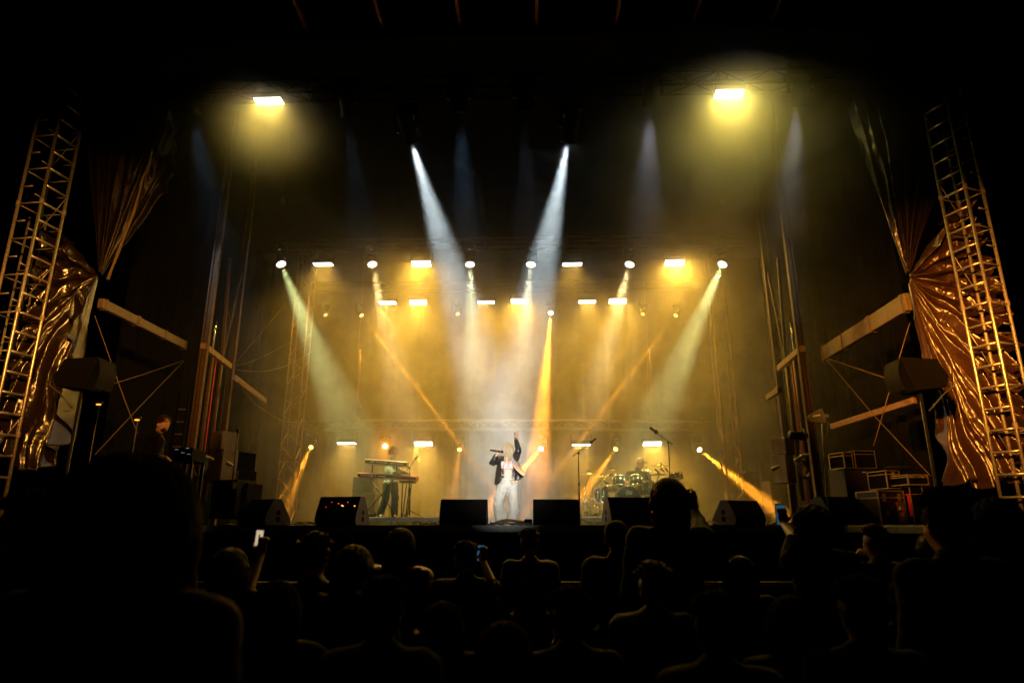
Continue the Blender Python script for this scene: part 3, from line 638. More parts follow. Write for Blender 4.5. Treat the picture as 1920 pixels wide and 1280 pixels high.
mb = MB(); b = at(1458, 870, 19); mb.box((a.x+.062, 19, b.z-.05), (b.x, 19.05, b.z)); build('rail', mb, 'steel', t)
def coil(cx, cy, Y, r, lab):
    c = at(cx, cy, Y); t = thing('cable_coil', lab, 'cable coil', c, 'hung cable coils')
    for k in range(5):
        mb = MB(); rr = r*(1-.07*k); mb.tube([c+V((rr*.75*math.cos(a/12*math.pi), -.02*k, rr*math.sin(a/12*math.pi)-.02*k)) for a in range(25)], .010, 6); build('loop', mb, 'alu_dull' if k % 2 else 'rubber', t, True)
    return t
coil(377, 873, 12.2, .17, 'grey cable coil hanging left of the left plywood boxes')
coil(1506, 878, 12.4, .15, 'pale cable coil hanging right of the right plywood boxes')
def plugs(pts, Y, lab):
    t = thing('plug_bundle', lab, 'plugs', at(*pts[0], Y), 'white plug bundles')
    for i in range(len(pts)-1):
        mb = MB(); a = at(*pts[i], Y); b = at(*pts[i+1], Y+.05); mb.cone(a, b, .04, .026); build('plug', mb, 'white', t, True)
plugs([(374, 853), (385, 856), (399, 861)], 12.25, 'bundle of white plugs tied left of the left plywood boxes')
plugs([(427, 868), (437, 873)], 12.5, 'small white plug right of the tall left plywood box')
plugs([(1492, 862), (1503, 855), (1515, 852)], 12.3, 'bundle of pale plugs right of the tall right plywood box')
plugs([(1449, 879), (1460, 874)], 12.4, 'small pale plug left of the tall right plywood box')
def straight_stand(lab, x, yt, Y, z0, mic=True):
    a = at(x, yt, Y); t = thing('microphone_stand', lab, 'microphone stand', (a.x, Y, z0), 'microphone stands')
    mb = MB(); mb.cyl((a.x, Y, z0+.02), (a.x, Y, a.z), .011, n=8); build('pole', mb, 'black', t, True)
    mb = MB(); mb.lathe([(.13, 0), (.13, .015), (.02, .025)], Matrix.Translation((a.x, Y, z0))); build('base', mb, 'black', t, True)
    if mic: mb = MB(); mb.cone((a.x, Y, a.z), (a.x-.01, Y-.02, a.z+.06), .014, .026); build('microphone', mb, 'black', t, True)
straight_stand('straight black microphone stand in front of the left racks', 446, 812, 11.8, DZ)
t = thing('ladder', 'dark ladder leaning in the left wing behind the technician', 'ladder', at(347, 960, 12.8)); a = at(338, 735, 12.8); b = at(356, 735, 12.8)
mb = MB(); [mb.beam((q.x, 12.8, DZ), (q.x, 12.8, a.z), .03, .06, (0, 1, 0)) for q in (a, b)]; build('rail', mb, 'blackp', t)
mb = MB(); [mb.cyl((a.x, 12.8, DZ+.25*i), (b.x, 12.8, DZ+.25*i), .011, n=8) for i in range(1, int((a.z-DZ)/.25))]; build('rungs', mb, 'alu_dull', t)
t, wd, h, dp = gbox('mixing_desk', 'monitor mixing desk with small cool lights beside the technician', 'mixing desk', 318, 350, 838, 862, 10.0, .7, 'blackp', 10)
add(t, 'lamp_strip', 'L_led', lambda mb: [mb.box((x*wd, -dp-.01, z*h), (x*wd+.05, -dp-.002, z*h+.006)) for x, z in ((-.75, .8), (.3, .9), (.5, .45), (-.1, .55))])
add(t, 'leg', 'black', lambda mb: [mb.box((x*wd-.02, y*dp-.02, -(at(330, 862, 10).z-DZ)), (x*wd+.02, y*dp+.02, 0)) for x in (-.9, .9) for y in (-.8, .8)])
# ------------------------------------------------------------------ gear in the right wing
t, wd, h, dp = gbox('low_cabinet', 'low plain grey cabinet left of the right plywood boxes', 'cabinet', 1440, 1466, 901, 962, 18.5, .5, 'steel', 8)
add(t, 'panel_line', 'black', lambda mb: mb.box((-wd*.9, -dp-.003, h*.5), (wd*.9, -dp-.001, h*.51)))
t, wd, h, dp = gbox('amplifier_case', 'dark case on the deck at the foot of the right truss column', 'flight case', 1388, 1430, 884, 960, 19.6, .5, 'case', 0)
add(t, 'label_tag', 'white', lambda mb: mb.box((-wd*.98, -dp-.006, h*.97), (-wd*.4, -dp-.001, h+.02)))
t = thing('par_can', 'black cylindrical spotlight with a front ring fixed to the right mast', 'stage light', at(1498, 817, 12.4))
a = at(1481, 815, 12.4); b = at(1510, 818, 12.5); mb = MB(); mb.cyl(a, b, .075, .085, n=20); build('can', mb, 'black', t, True)
mb = MB(); mb.lathe([(.13, -.008), (.155, 0), (.13, .008)], Matrix.Translation(at(1511, 817, 12.45)) @ Matrix.Rotation(R(78), 4, 'Y') @ Matrix.Rotation(R(20), 4, 'X'), 28); build('ring', mb, 'alu_dull', t, True)
mb = MB(); mb.beam(at(1497, 825, 12.4), at(1497, 850, 12.4), .03, .02); build('bracket', mb, 'black', t)
t = thing('paddle_antenna', 'grey paddle antenna on a thin stand with a white name strip', 'antenna', at(1550, 960, 12))
P = [at(x, y, 11.8) for x, y in ((1514, 784), (1518, 777), (1541, 765), (1548, 778), (1550, 793), (1520, 790))]
mb = MB(); mb.poly(P, (0, .03, 0)); mb.box(at(1546, 776, 11.79), at(1553, 783, 11.83)); build('paddle', mb, 'antenna', t, bevel=.004)
mb = MB(); mb.beam(at(1524, 780.2, 11.785), at(1537.5, 777.5, 11.785), .006, .028, (0, 0, 1)); build('name_strip', mb, 'white', t)
mb = MB(); mb.tube([at(1541, 793, 11.8), at(1543, 825, 11.8), at(1546, 870, 11.8), at(1550, 930, 11.8), (at(1550, 930, 11.8).x, 11.8, DZ)], .010, 6); build('pole', mb, 'alu_dull', t, True)
mb = MB(); mb.tube([at(1553, 787, 11.8), at(1552, 812, 11.8), at(1543, 828, 11.8), at(1547, 850, 11.78), at(1541, 900, 11.8)], .007, 5); build('cable', mb, 'rubber', t, True)
def case(lab, x0, x1, yt, yb, Y, dep, yaw, m='case', latch=2, group='flight cases in the right wing', thick=.02, h0=None):
    t, wd, h, dp = gbox('flight_case', lab, 'flight case', x0, x1, yt, yb, Y, dep, m, yaw, group, .004)
    def ed(mb):
        for x in (-wd, wd):
            for y in (-dp, dp): mb.box((x-thick*.6, y-thick*.6, -.002), (x+thick*.6, y+thick*.6, h+.002))
        for z in (0, h, h*.80):
            for y in (-dp, dp): mb.box((-wd, y-thick*.55, z-thick*.5), (wd, y+thick*.55, z+thick*.5))
            for x in (-wd, wd): mb.box((x-thick*.55, -dp, z-thick*.5), (x+thick*.55, dp, z+thick*.5))
    add(t, 'edging', 'edge', ed)
    for i in range(latch):
        x = -wd*.6+wd*1.2*i/max(1, latch-1) if latch > 1 else 0
        add(t, 'latch', 'edge', lambda mb: mb.box((x-.03, -dp-.022, h*.68), (x+.03, -dp-.012, h*.92)))
    return t, wd, h, dp
t, wd, h, dp = case('large flight case with bright metal edges and latches at the right end of the stage', 1638, 1700, 920, 983, 11.9, .6, 9)
add(t, 'handle', 'edge', lambda mb: mb.box((-wd*.6, -dp-.018, h*.25), (-wd*.38, -dp-.003, h*.42)))
add(t, 'brass_fitting', 'goldcase', lambda mb: [mb.lathe([(.05, 0), (.07, .06), (.065, .2), (.085, .24), (.05, .30)], Matrix.Translation((wd*.35, -dp-.09, .0)), 14), mb.box((wd*.2, -dp-.07, .30), (wd*.75, -dp-.02, .38))])
mb = MB(); mb.beam(at(1702, 925, 11.7), at(1709, 968, 11.7), .05, .02, (1, 0, 0)); tag(build('strap', mb, 'red'), 'bright red strap hanging at the side of the large flight case', 'strap')
case('medium black case with light edges stacked on the large flight case', 1655, 1687, 882, 915, 12.0, .5, 9, 'blackp', 1, thick=.014)
case('flat flight case lying on top of the stack beside the right wire', 1694, 1738, 890, 908, 11.6, .6, 9, 'blackp', 2, thick=.018)
case('plain dark flight case under the flat case', 1702, 1738, 912, 983, 11.8, .5, 4, 'blackp', 0, thick=.012)
t, wd, h, dp = gbox('amplifier_case', 'tall dark cabinet carrying the light-edged rack in the right wing', 'cabinet', 1578, 1648, 878, 985, 13.2, .6, 'brown', 6)
add(t, 'led', 'L_led', lambda mb: [mb.box((x*wd, -dp-.004, z*h), (x*wd+.03, -dp-.001, z*h+.008)) for x, z in ((.3, .93), (.45, .93), (.5, .55))])
case('rack with light metal edges on top of the tall dark cabinet', 1574, 1597, 848, 877, 13.0, .4, 16, 'blackp', 0, thick=.016)
case('wide dark rack right of the light-edged rack', 1599, 1643, 845, 877, 13.1, .4, 4, 'blackp', 0, thick=.008)
t = thing('loose_cloth', 'rumpled dark cloth with red trim lying on the medium case', 'cloth', at(1685, 880, 12)); mb = MB()
mb.ell(at(1684, 878, 12.1), (.24, .2, .05)); build('cloth', mb, 'coat', t, True, disp=.05, dscale=.08)
# ------------------------------------------------------------------ people
def hand(mb, wr, d, pn, side, curl=.4, s=1.0, spread=.12, thumb=.9):
    """wr wrist, d pointing direction, pn palm normal (the side fingers curl to), side=+1/-1 thumb side"""
    d = V(d).normalized(); pn = V(pn); pn = (pn-d*pn.dot(d)).normalized(); x = d.cross(pn)*side      # thumb lies on +x
    wr = V(wr); rot = Matrix((x, d, pn)).transposed()
    mb.ell(wr+d*.045*s, (.040*s, .052*s, .017*s), rot); mb.cone(wr, wr+d*.02*s, .027*s, .030*s)
    for i, (off, ln) in enumerate(((.030, .072), (.010, .080), (-.011, .075), (-.031, .060))):
        p = wr+d*.085*s+x*off*s-pn*0; a = curl*.6; dd = (d+x*off*spread*30*.2).normalized()
        for seg, (f, r) in enumerate(((.44, .0092), (.32, .0082), (.24, .0072))):
            v = (dd*math.cos(a)+pn*math.sin(a)); q = p+v*ln*f*s; mb.cone(p, q, r*s*1.05, r*s*.95, 8); p = q; a += curl*(1.0 if seg == 0 else .8)
    p = wr+d*.02*s+x*.028*s; v = (x*.75*thumb+d*.55+pn*.35).normalized()
    for ln, r in ((.040, .0125), (.032, .0105), (.024, .009)):
        q = p+v*ln*s; mb.cone(p, q, r*s, r*s*.92, 8); p = q; v = (v+d*.35+pn*.3*curl).normalized()
def head(mb, c, f, u, k=1.0, nk=None):
    c = V(c); f = V(f).normalized(); u = V(u); u = (u-f*u.dot(f)).normalized(); x = f.cross(u); rot = Matrix((x, f, u)).transposed()
    E = lambda dx, df, du, r: mb.ell(c+(x*dx+f*df+u*du)*k, [v*k for v in r], rot)
    E(0, -.012, .018, (.074, .094, .098)); E(0, .022, -.045, (.054, .066, .068)); E(0, .040, -.085, (.030, .036, .026))   # skull, jaw, chin
    E(0, .088, -.022, (.011, .016, .024)); E(0, .098, -.034, (.014, .012, .010))                                         # nose
    E(0, .082, .012, (.052, .014, .012))                                                                                  # brow
    for s in (-1, 1): E(s*.075, -.008, -.012, (.010, .020, .030)); E(s*.036, .060, -.028, (.022, .022, .022)); E(s*.028, .078, -.004, (.013, .008, .008))
    E(0, .086, -.058, (.022, .008, .006)); E(0, .084, -.066, (.018, .009, .006))
    if nk is not None: mb.cone(nk, c+(f*-.02-u*.06)*k, .056*k, .052*k)
def torso(mb, J, k=1.0, fem=False, g=0.0):
    s = (J['sl']+J['sr'])/2; p = (J['hl']+J['hr'])/2; ax = (s-p); L = ax.length; u = ax.normalized(); x = (J['sr']-J['sl']); sw = x.length/2; x = (x-u*x.dot(u)).normalized(); f = u.cross(x)
    rot = Matrix((x, f, u)).transposed(); hw = (J['hr']-J['hl']).length/2
    mb.ell(p+u*L*.72, (sw*.86+g, .115*k+g, L*.30+g), rot); mb.ell(p+u*L*.40, ((sw*.66 if fem else sw*.76)+g, .10*k+g, L*.30+g), rot)
    mb.ell(p+u*L*.06, (hw+.07*k+g, .115*k+g, L*.20+g), rot)
    mb.cone(J['sl']-x*0, J['sr'], .055*k+g, .055*k+g); mb.cone(s-u*.02, J['neck'], .085*k+g, .058*k+g)
    return rot, u, f, x
def arm(mb, J, s, k=1.0, g=0.0, fore=True):
    a, b, c = J['s'+s], J['e'+s], J['w'+s]
    mb.cone(a, b, .054*k+g, .043*k+g)
    if fore: mb.cone(b, c, .043*k+g, .028*k+g)
def legs(mb, J, k=1.0, g=0.0, w=(.085, .058, .042)):
    for s in 'lr':
        mb.cone(J['h'+s], J['k'+s], w[0]*k+g, w[1]*k+g); mb.cone(J['k'+s], J['a'+s], w[1]*k+g, w[2]*k+g)
def feet(mb, J, f, k=1.0):
    for s in 'lr': mb.cone(J['a'+s]+V((0, 0, -.03)), J['a'+s]+V(f).normalized()*.17*k+V((0, 0, -.05)), .042*k, .034*k)
def strands(parent, name, m, roots, fn, n=120, r=.006, seg=7, seed=1):
    rnd = random.Random(seed); mb = MB()
    for i in range(n):
        pts = fn(rnd); rr = r*(.7+.6*rnd.random()); mb.tube(pts, [rr*(.55+.45*math.sin(math.pi*min(1, .25+j/len(pts)))) for j in range(len(pts))], 5)
    return build(name, mb, m, parent, True)

# ---- the singer
t = thing('person', 'singer in pale wide jeans and open black jacket, one fist raised, microphone at mouth', 'person', at(952, 984, 13.5))
Y = 13.4
J = dict(neck=at(952.5, 853.5, Y), sl=at(937.5, 861, Y+.02), sr=at(966, 859.5, Y-.02), hl=at(945, 908, Y), hr=at(961, 908, Y), el=at(923.5, 867, Y-.12), wl=at(932.5, 850, Y-.24),
         er=at(972, 845, Y-.16), wr=at(967.3, 820, Y-.06), kl=at(933.5, 943, Y-.10), kr=at(963.5, 942, Y-.06), al=at(939, 975, Y+.02), ar=at(963, 976, Y-.02))
for a in ('al', 'ar'): J[a].z = DZ+.09
fd = V((-.80, -.60, -.05)); HC = at(951.5, 840.5, Y-.03)
mb = MB(); head(mb, HC, fd, (.12, 0, 1), 1.0, J['neck']); torso(mb, J, .92, True, -.008); arm(mb, J, 'l'); arm(mb, J, 'r', .95); legs(mb, J, .9); feet(mb, J, (-.3, -1, 0))
for s in (-1, 1): c = J['neck'].lerp((J['hl']+J['hr'])/2, .36); mb.ell(c+V((s*.065, -.085, 0)), (.055, .045, .055))
hd = (at(938.5, 847.5, Y-.27)-J['wl']).normalized(); hand(mb, J['wl']+V((0, 0, .0)), V((.55, -.1, .75)), (-.6, .2, .5), 1, 1.35, .95)
hand(mb, J['wr'], (.05, 0, 1), (-.35, -1, 0), 1, 1.45, 1.0)
mb.cone(J['wr']+V((-.02, -.02, .075)), J['wr']+V((-.045, -.03, .155)), .0095, .0085, 8)
body = build('body', mb, 'skin', t, remesh=.0085)
mb = MB(); mb.tube([at(919, 843.4, Y-.28), at(931, 845.2, Y-.28)], .019, 12); mb.tube([at(930.5, 845.1, Y-.28), at(938.5, 846.4, Y-.27)], [.022, .024], 12)
mb.ell(at(941.5, 846.6, Y-.25), (.030, .028, .028)); mc = build('microphone', mb, 'black', None, True); tag(mc, 'dark handheld microphone held to the singer\'s mouth', 'microphone')
# jeans
mb = MB(); J2 = {k: v.copy() for k, v in J.items()}
w0 = at(951.8, 901, Y); mb.ell(w0+V((0, 0, -.005)), (.145, .105, .06)); mb.ell((J['hl']+J['hr'])/2+V((0, 0, -.01)), (.175, .125, .13))
for s in 'lr':
    hem = V((J['a'+s].x, J['a'+s].y, DZ+.035)); mb.cone(J['h'+s]+V((0, 0, -.02)), J['k'+s], .112, .098); mb.cone(J['k'+s], hem+V((0, 0, .12)), .098, .118); mb.cone(hem+V((0, 0, .14)), hem+V((0, -.02, .09)), .12, .125)
jn = build('jeans', mb, 'denim', t, remesh=.011, disp=.045, dscale=.09)
mb = MB(); q = w0+V((0, 0, .035))
mb.lathe([(1, -.02), (1.02, -.02), (1.02, .018), (1, .018)], Matrix.Translation(q) @ Matrix.Diagonal((.142, .103, 1, 1)), 40); build('waistband', mb, 'denim', jn, True)
mb = MB(); mb.cyl(q+V((-.02, -.108, 0)), q+V((-.02, -.116, 0)), .009, n=10); build('button', mb, 'alu', jn)
for s in (-1, 1): mb = MB(); mb.tube([q+V((s*.10, -.085, -.02)), q+V((s*.085, -.115, -.06)), q+V((s*.13, -.10, -.11))], .004, 5); build('pocket_seam', mb, 'alu_dull', jn)
# bra top
mb = MB(); c = J['neck'].lerp((J['hl']+J['hr'])/2, .36)
for s in (-1, 1): mb.ell(c+V((s*.062, -.092, -.004)), (.060, .047, .056)); mb.cone(c+V((s*.06, -.10, .03)), J['neck']+V((s*.075, -.045, -.03)), .012, .007)
bd = [c+V((.165*math.cos(a), -.015+.118*math.sin(a), -.055)) for a in [i*math.pi/8 for i in range(17)]]
for i in range(16): mb.cone(bd[i], bd[i+1], .010, .010, 8)
build('top', mb, 'pink', t, remesh=.008)
# jacket: back, sleeves, open front panels
mb = MB(); cc = (J['sl']+J['sr'])/2
mb.ell(cc+V((0, .075, -.13)), (.19, .085, .19)); mb.cone(J['sl']+V((0, .02, 0)), J['sr']+V((0, .02, 0)), .07, .07)
mb.cone(J['sl'], J['el'], .078, .068); mb.cone(J['el'], J['el'].lerp(J['wl'], .72), .068, .052); mb.cone(J['sr'], J['er'], .080, .068); mb.cone(J['er'], J['er'].lerp(J['wr'], .72), .068, .050)
mb.ell(cc+V((0, .10, -.26)), (.20, .07, .16))
jk = build('jacket', mb, 'leather', t, remesh=.011, disp=.04, dscale=.07)
def sheet(name, rows, m, parent, th=.012, disp=.02):
    mb = MB(); mb.grid([[at(*p) for p in r] for r in rows]); return build(name, mb, m, parent, True, solid=th, sub=2, disp=disp, dscale=.08)
sheet('front_panel', [[(934, 858, Y+.02), (940, 857, Y-.10), (946, 856, Y-.12)], [(931, 875, Y+.08), (938, 877, Y-.06), (942, 878, Y-.14)], [(929, 893, Y+.10), (935, 893, Y-.02), (940, 893, Y-.13)], [(926.5, 909.5, Y+.12), (931, 908.5, Y+.0), (937, 907, Y-.12)]], 'leather', jk)
sheet('front_panel', [[(960, 856, Y-.10), (965, 857, Y-.04), (969, 859, Y+.04)], [(958.5, 866, Y-.20), (968, 868, Y-.10), (974, 872, Y+.04)], [(966, 880, Y-.30), (973, 880, Y-.18), (981, 882, Y+.0)], [(984, 893.5, Y-.36), (986, 892, Y-.30), (989, 890.5, Y-.22)]], 'lining', jk, disp=.03)
sheet('front_panel', [[(962, 874, Y-.02), (970, 878, Y+.02), (977, 882, Y+.06)], [(963, 886, Y-.06), (970, 889, Y+.0), (980, 890, Y+.04)], [(964.5, 902, Y-.04), (972, 900, Y+.02), (984, 893.5, Y-.1)]], 'leather', jk)
sheet('lining_fold', [[(938, 866, Y-.15), (942, 864, Y-.17), (945, 863, Y-.15)], [(939, 872, Y-.16), (942.5, 871, Y-.18), (945.5, 870, Y-.16)], [(939.5, 879, Y-.15), (942, 878.5, Y-.16), (944, 877, Y-.15)]], 'lining', jk)
def hs(rnd):
    a = rnd.uniform(-.9, 1.95); e = rnd.uniform(.15, 1.4); u = V((math.cos(a)*math.cos(e)*.086, math.sin(a)*math.cos(e)*.10*-1+.0, math.sin(e)*.112))
    p = HC+V((.008, .012, .012))+u; top = p.copy(); side = 1 if u.x > -.02 else -1
    ln = rnd.uniform(.20, .36) if u.x > -.03 else rnd.uniform(.10, .17); out = V((u.x, u.y, 0)).normalized() if u.xy.length > .01 else V((0, -1, 0)); pts = [HC+V((.01, .01, .125))+V((rnd.uniform(-.02, .02), rnd.uniform(-.02, .02), 0)), p]
    for j in range(1, 6): pts.append(p+out*(.02+.012*math.sin(j*1.1+a))+V((.012*j*side*.4+rnd.uniform(-.006, .006), -.008*j+rnd.uniform(-.006, .006), -ln*j/5)))
    return pts
mb = MB(); mb.ell(HC+V((.020, .018, .022)), (.084, .100, .102)); mb.ell(HC+V((.045, .03, -.05)), (.052, .07, .10)); hr = build('hair', mb, 'blonde', t, remesh=.011, disp=.02, dscale=.03)
strands(hr, 'hair_strands', 'blonde', None, hs, 230, .0065, seed=5)
mb = MB(); mb.lathe([(.031, -.012), (.034, -.012), (.034, .012), (.031, .012)], Matrix.Translation(J['wr']+V((0, 0, -.02)))); build('bracelet', mb, 'black', t, True)

# ---- the keyboard player
Y = 16.55
t = thing('person', 'keyboard player with curly brown hair bent over two keyboards, pale grey shirt', 'person', at(730, 968, Y))
J = dict(neck=at(732.5, 861.5, Y), sl=at(722, 868, Y+.04), sr=at(741, 869, Y-.06), hl=at(726, 908, Y+.05), hr=at(738, 908, Y-.04), el=at(738, 886, Y-.22), wl=at(749, 889, Y-.42),
         er=at(752, 884, Y-.18), wr=at(767.5, 888, Y-.36), kl=at(723, 935, Y), kr=at(741, 931, Y-.05), al=at(712.5, 962, Y), ar=at(739.5, 963, Y-.02))
for a in ('al', 'ar'): J[a].z = RT+.08
HC = at(738, 848, Y-.08); fd = V((.75, -.5, -.42))
mb = MB(); head(mb, HC, fd, (.3, -.2, 1), 1.05, J['neck']); torso(mb, J, 1); arm(mb, J, 'l'); arm(mb, J, 'r'); legs(mb, J); feet(mb, J, (.5, -1, 0))
hand(mb, J['wl'], (.8, -.25, -.3), (0, -.1, -1), -1, .5); hand(mb, J['wr'], (.7, -.2, -.45), (0, -.1, -1), -1, .6); build('body', mb, 'skinw', t, remesh=.010)
mb = MB(); torso(mb, J, 1, False, .018); arm(mb, J, 'l', 1, .016, False); arm(mb, J, 'r', 1, .016, False)
for s in 'lr': mb.cone(J['e'+s], J['e'+s].lerp(J['w'+s], .8), .055, .040)
build('shirt', mb, 'shirt', t, remesh=.012, disp=.035, dscale=.09)
mb = MB(); legs(mb, J, 1, .022, (.09, .07, .065)); mb.ell((J['hl']+J['hr'])/2+V((0, 0, .02)), (.165, .13, .14)); build('trousers', mb, 'trous', t, remesh=.013, disp=.03, dscale=.1)
def curly(parent, HC, m, rx=.105, ry=.115, rz=.12, n=260, seed=3, lo=-.35, r=.012, off=(0, 0, .03)):
    rnd = random.Random(seed); mb = MB(); mb.ell(HC+V(off), (rx*.9, ry*.9, rz*.85))
    h = build('hair', mb, m, parent, remesh=.014, disp=.03, dscale=.04); mb = MB()
    for i in range(n):
        a = rnd.uniform(0, 6.283); e = math.asin(rnd.uniform(lo, 1)); d = V((math.cos(a)*math.cos(e), math.sin(a)*math.cos(e), math.sin(e)))
        p = HC+V(off)+V((d.x*rx*.9, d.y*ry*.9, d.z*rz*.9)); t1 = d.cross(V((rnd.uniform(-1, 1), rnd.uniform(-1, 1), .3))).normalized()*r*1.3; t2 = d.cross(t1).normalized()*r*1.3
        mb.tube([p, p+d*r+t1, p+d*r*1.7+t2, p+d*r*2.2-t1*.6, p+d*r*2.6-t2*.3], [r*.35, r*.4, r*.36, r*.28, r*.12], 4)
    build('curls', mb, m, h, True); return h
curly(t, HC, 'hairr', seed=3, off=(-.028, .035, .03), lo=-.5, n=300)
# ---- the drummer
Y = 17.3
t = thing('person', 'drummer in cream cap and black T-shirt seated behind the drum kit', 'person', at(1197, 968, Y))
J = dict(neck=at(1196.5, 879, Y), sl=at(1179.5, 887.5, Y), sr=at(1213, 889, Y-.04), hl=at(1190, 922, Y), hr=at(1204, 922, Y), el=at(1174, 903, Y-.12), wl=at(1184, 908, Y-.42),
         er=at(1219, 904, Y-.12), wr=at(1212, 907, Y-.42), kl=at(1180, 928, Y-.42), kr=at(1214, 928, Y-.42), al=at(1182, 960, Y-.38), ar=at(1213, 960, Y-.38))
for a in ('al', 'ar'): J[a].z = RT+.08
HC = at(1201, 868, Y-.04); fd = V((.93, -.40, -.10))
mb = MB(); head(mb, HC, fd, (0, 0, 1), 1.08, J['neck']); torso(mb, J, 1.02); arm(mb, J, 'l', 1.05); arm(mb, J, 'r', 1.05); legs(mb, J); feet(mb, J, (0, -1, 0))
hand(mb, J['wl'], (.5, -.8, -.1), (.4, 0, -1), 1, 1.3); hand(mb, J['wr'], (-.5, -.8, -.1), (0, 0, -1), -1, 1.3); build('body', mb, 'skinw', t, remesh=.011)
mb = MB(); torso(mb, J, 1.02, False, .02)
for s in 'lr': mb.cone(J['s'+s], J['s'+s].lerp(J['e'+s], .8), .078, .070)
build('shirt', mb, 'tee', t, remesh=.013, disp=.035, dscale=.1)
mb = MB(); legs(mb, J, 1, .02); mb.ell((J['hl']+J['hr'])/2, (.18, .15, .14)); build('trousers', mb, 'trous', t, remesh=.015)
mb = MB(); cz = HC+V((0, 0, .035)); mb.ell(cz+V((-.012, 0, .022)), (.098, .092, .092)); cp = build('cap', mb, 'cap', t, True)
mb = MB(); f2 = V((fd.x, fd.y, 0)).normalized(); sd = V((-f2.y, f2.x, 0))
mb.grid([[cz+f2*(.075+.10*j/5)+sd*(.078*i/4*math.sqrt(max(.05, 1-(j/5.4)**2)))+V((0, 0, .0-.012*j/5-.018*(i/4)**2)) for i in range(-4, 5)] for j in range(6)]); build('brim', mb, 'brim', cp, True, solid=.006)
mb = MB(); q = cz+f2*.045+V((0, -.083, .03)); mb.tube([q+V((-.008, -.004, .018)), q+V((.012, -.004, .012)), q+V((-.006, -.006, .0)), q+V((.014, -.004, -.012)), q+V((.0, -.004, -.022))], .0045, 5); mb.ell(cz+V((-.065, -.062, -.005)), (.012, .006, .010)); build('cap_emblem', mb, 'brim', cp)
for s in (-1, 1):
    mb = MB(); mb.ell(J['neck']+V((s*.02, 0, .02)), (.01, .01, .01)); mb.bm.clear(); w_ = J['wl'] if s < 0 else J['wr']; d = V((-s*.35, -.75, .12)).normalized()
    mb.cone(w_-d*.1+V((0, -.05, 0)), w_+d*.32+V((0, -.05, 0)), .008, .005); tag(build('drumstick', mb, 'keys', smooth=True), 'wooden drumstick in the drummer\'s %s hand' % ('left-side' if s < 0 else 'right-side'), 'drumstick')
t = thing('drum_stool', 'round black stool under the drummer', 'stool', at(1197, 965, Y)); b_ = at(1197, 940, Y)
mb = MB(); mb.lathe([(.16, 0), (.18, .03), (.17, .07), (.05, .09)], Matrix.Translation((b_.x, Y, b_.z-.12))); build('seat', mb, 'blackp', t, True)
for a in (0, 2.1, 4.2): mb = MB(); mb.cyl((b_.x, Y, b_.z-.2), (b_.x+.25*math.cos(a), Y+.25*math.sin(a), RT+.01), .012, n=8); build('leg', mb, 'chrome', t, True)

# ---- the technician in the left wing
Y = 9.5
t = thing('person', 'bearded technician in a black top leaning over his desk in the left wing', 'person', at(296, 930, Y))
J = dict(neck=at(297, 812, Y), sl=at(283, 822, Y+.15), sr=at(300, 826, Y-.10), hl=at(272, 900, Y+.08), hr=at(280, 900, Y-.08), el=at(290, 858, Y+.05), wl=at(306, 862, Y-.05),
         er=at(291, 858, Y-.2), wr=at(303, 856, Y-.42), kl=at(274, 940, Y+.1), kr=at(283, 940, Y-.1), al=at(272, 975, Y+.1), ar=at(281, 975, Y-.1))
for a in ('al', 'ar'): J[a].z = DZ+.08
HC = at(306, 797, Y-.05); fd = V((.75, -.42, -.45))
mb = MB(); head(mb, HC, fd, (.3, 0, 1), 1.05, J['neck']); torso(mb, J); arm(mb, J, 'l'); arm(mb, J, 'r'); legs(mb, J); feet(mb, J, (1, -.3, 0))
hand(mb, J['wl'], (1, -.2, .1), (0, 0, -1), -1, .9); hand(mb, J['wr'], (1, -.1, -.1), (0, -.2, -1), -1, .9); build('body', mb, 'skinw', t, remesh=.009)
mb = MB(); torso(mb, J, 1, False, .02); arm(mb, J, 'l', 1, .018, False); arm(mb, J, 'r', 1, .018, False)
for s in 'lr': mb.cone(J['e'+s], J['e'+s].lerp(J['w'+s], .7), .06, .045)
build('hoodie', mb, 'coat', t, remesh=.013, disp=.03, dscale=.1)
mb = MB(); legs(mb, J, 1, .02); build('trousers', mb, 'trous', t, remesh=.015)
mb = MB(); mb.ell(HC+V((.038, -.035, -.075)), (.045, .045, .038)); build('beard', mb, 'hair', t, remesh=.01, disp=.012, dscale=.02)
curly(t, HC, 'hair', .098, .108, .105, 260, 9, -.05, .009, (-.012, .012, .045))

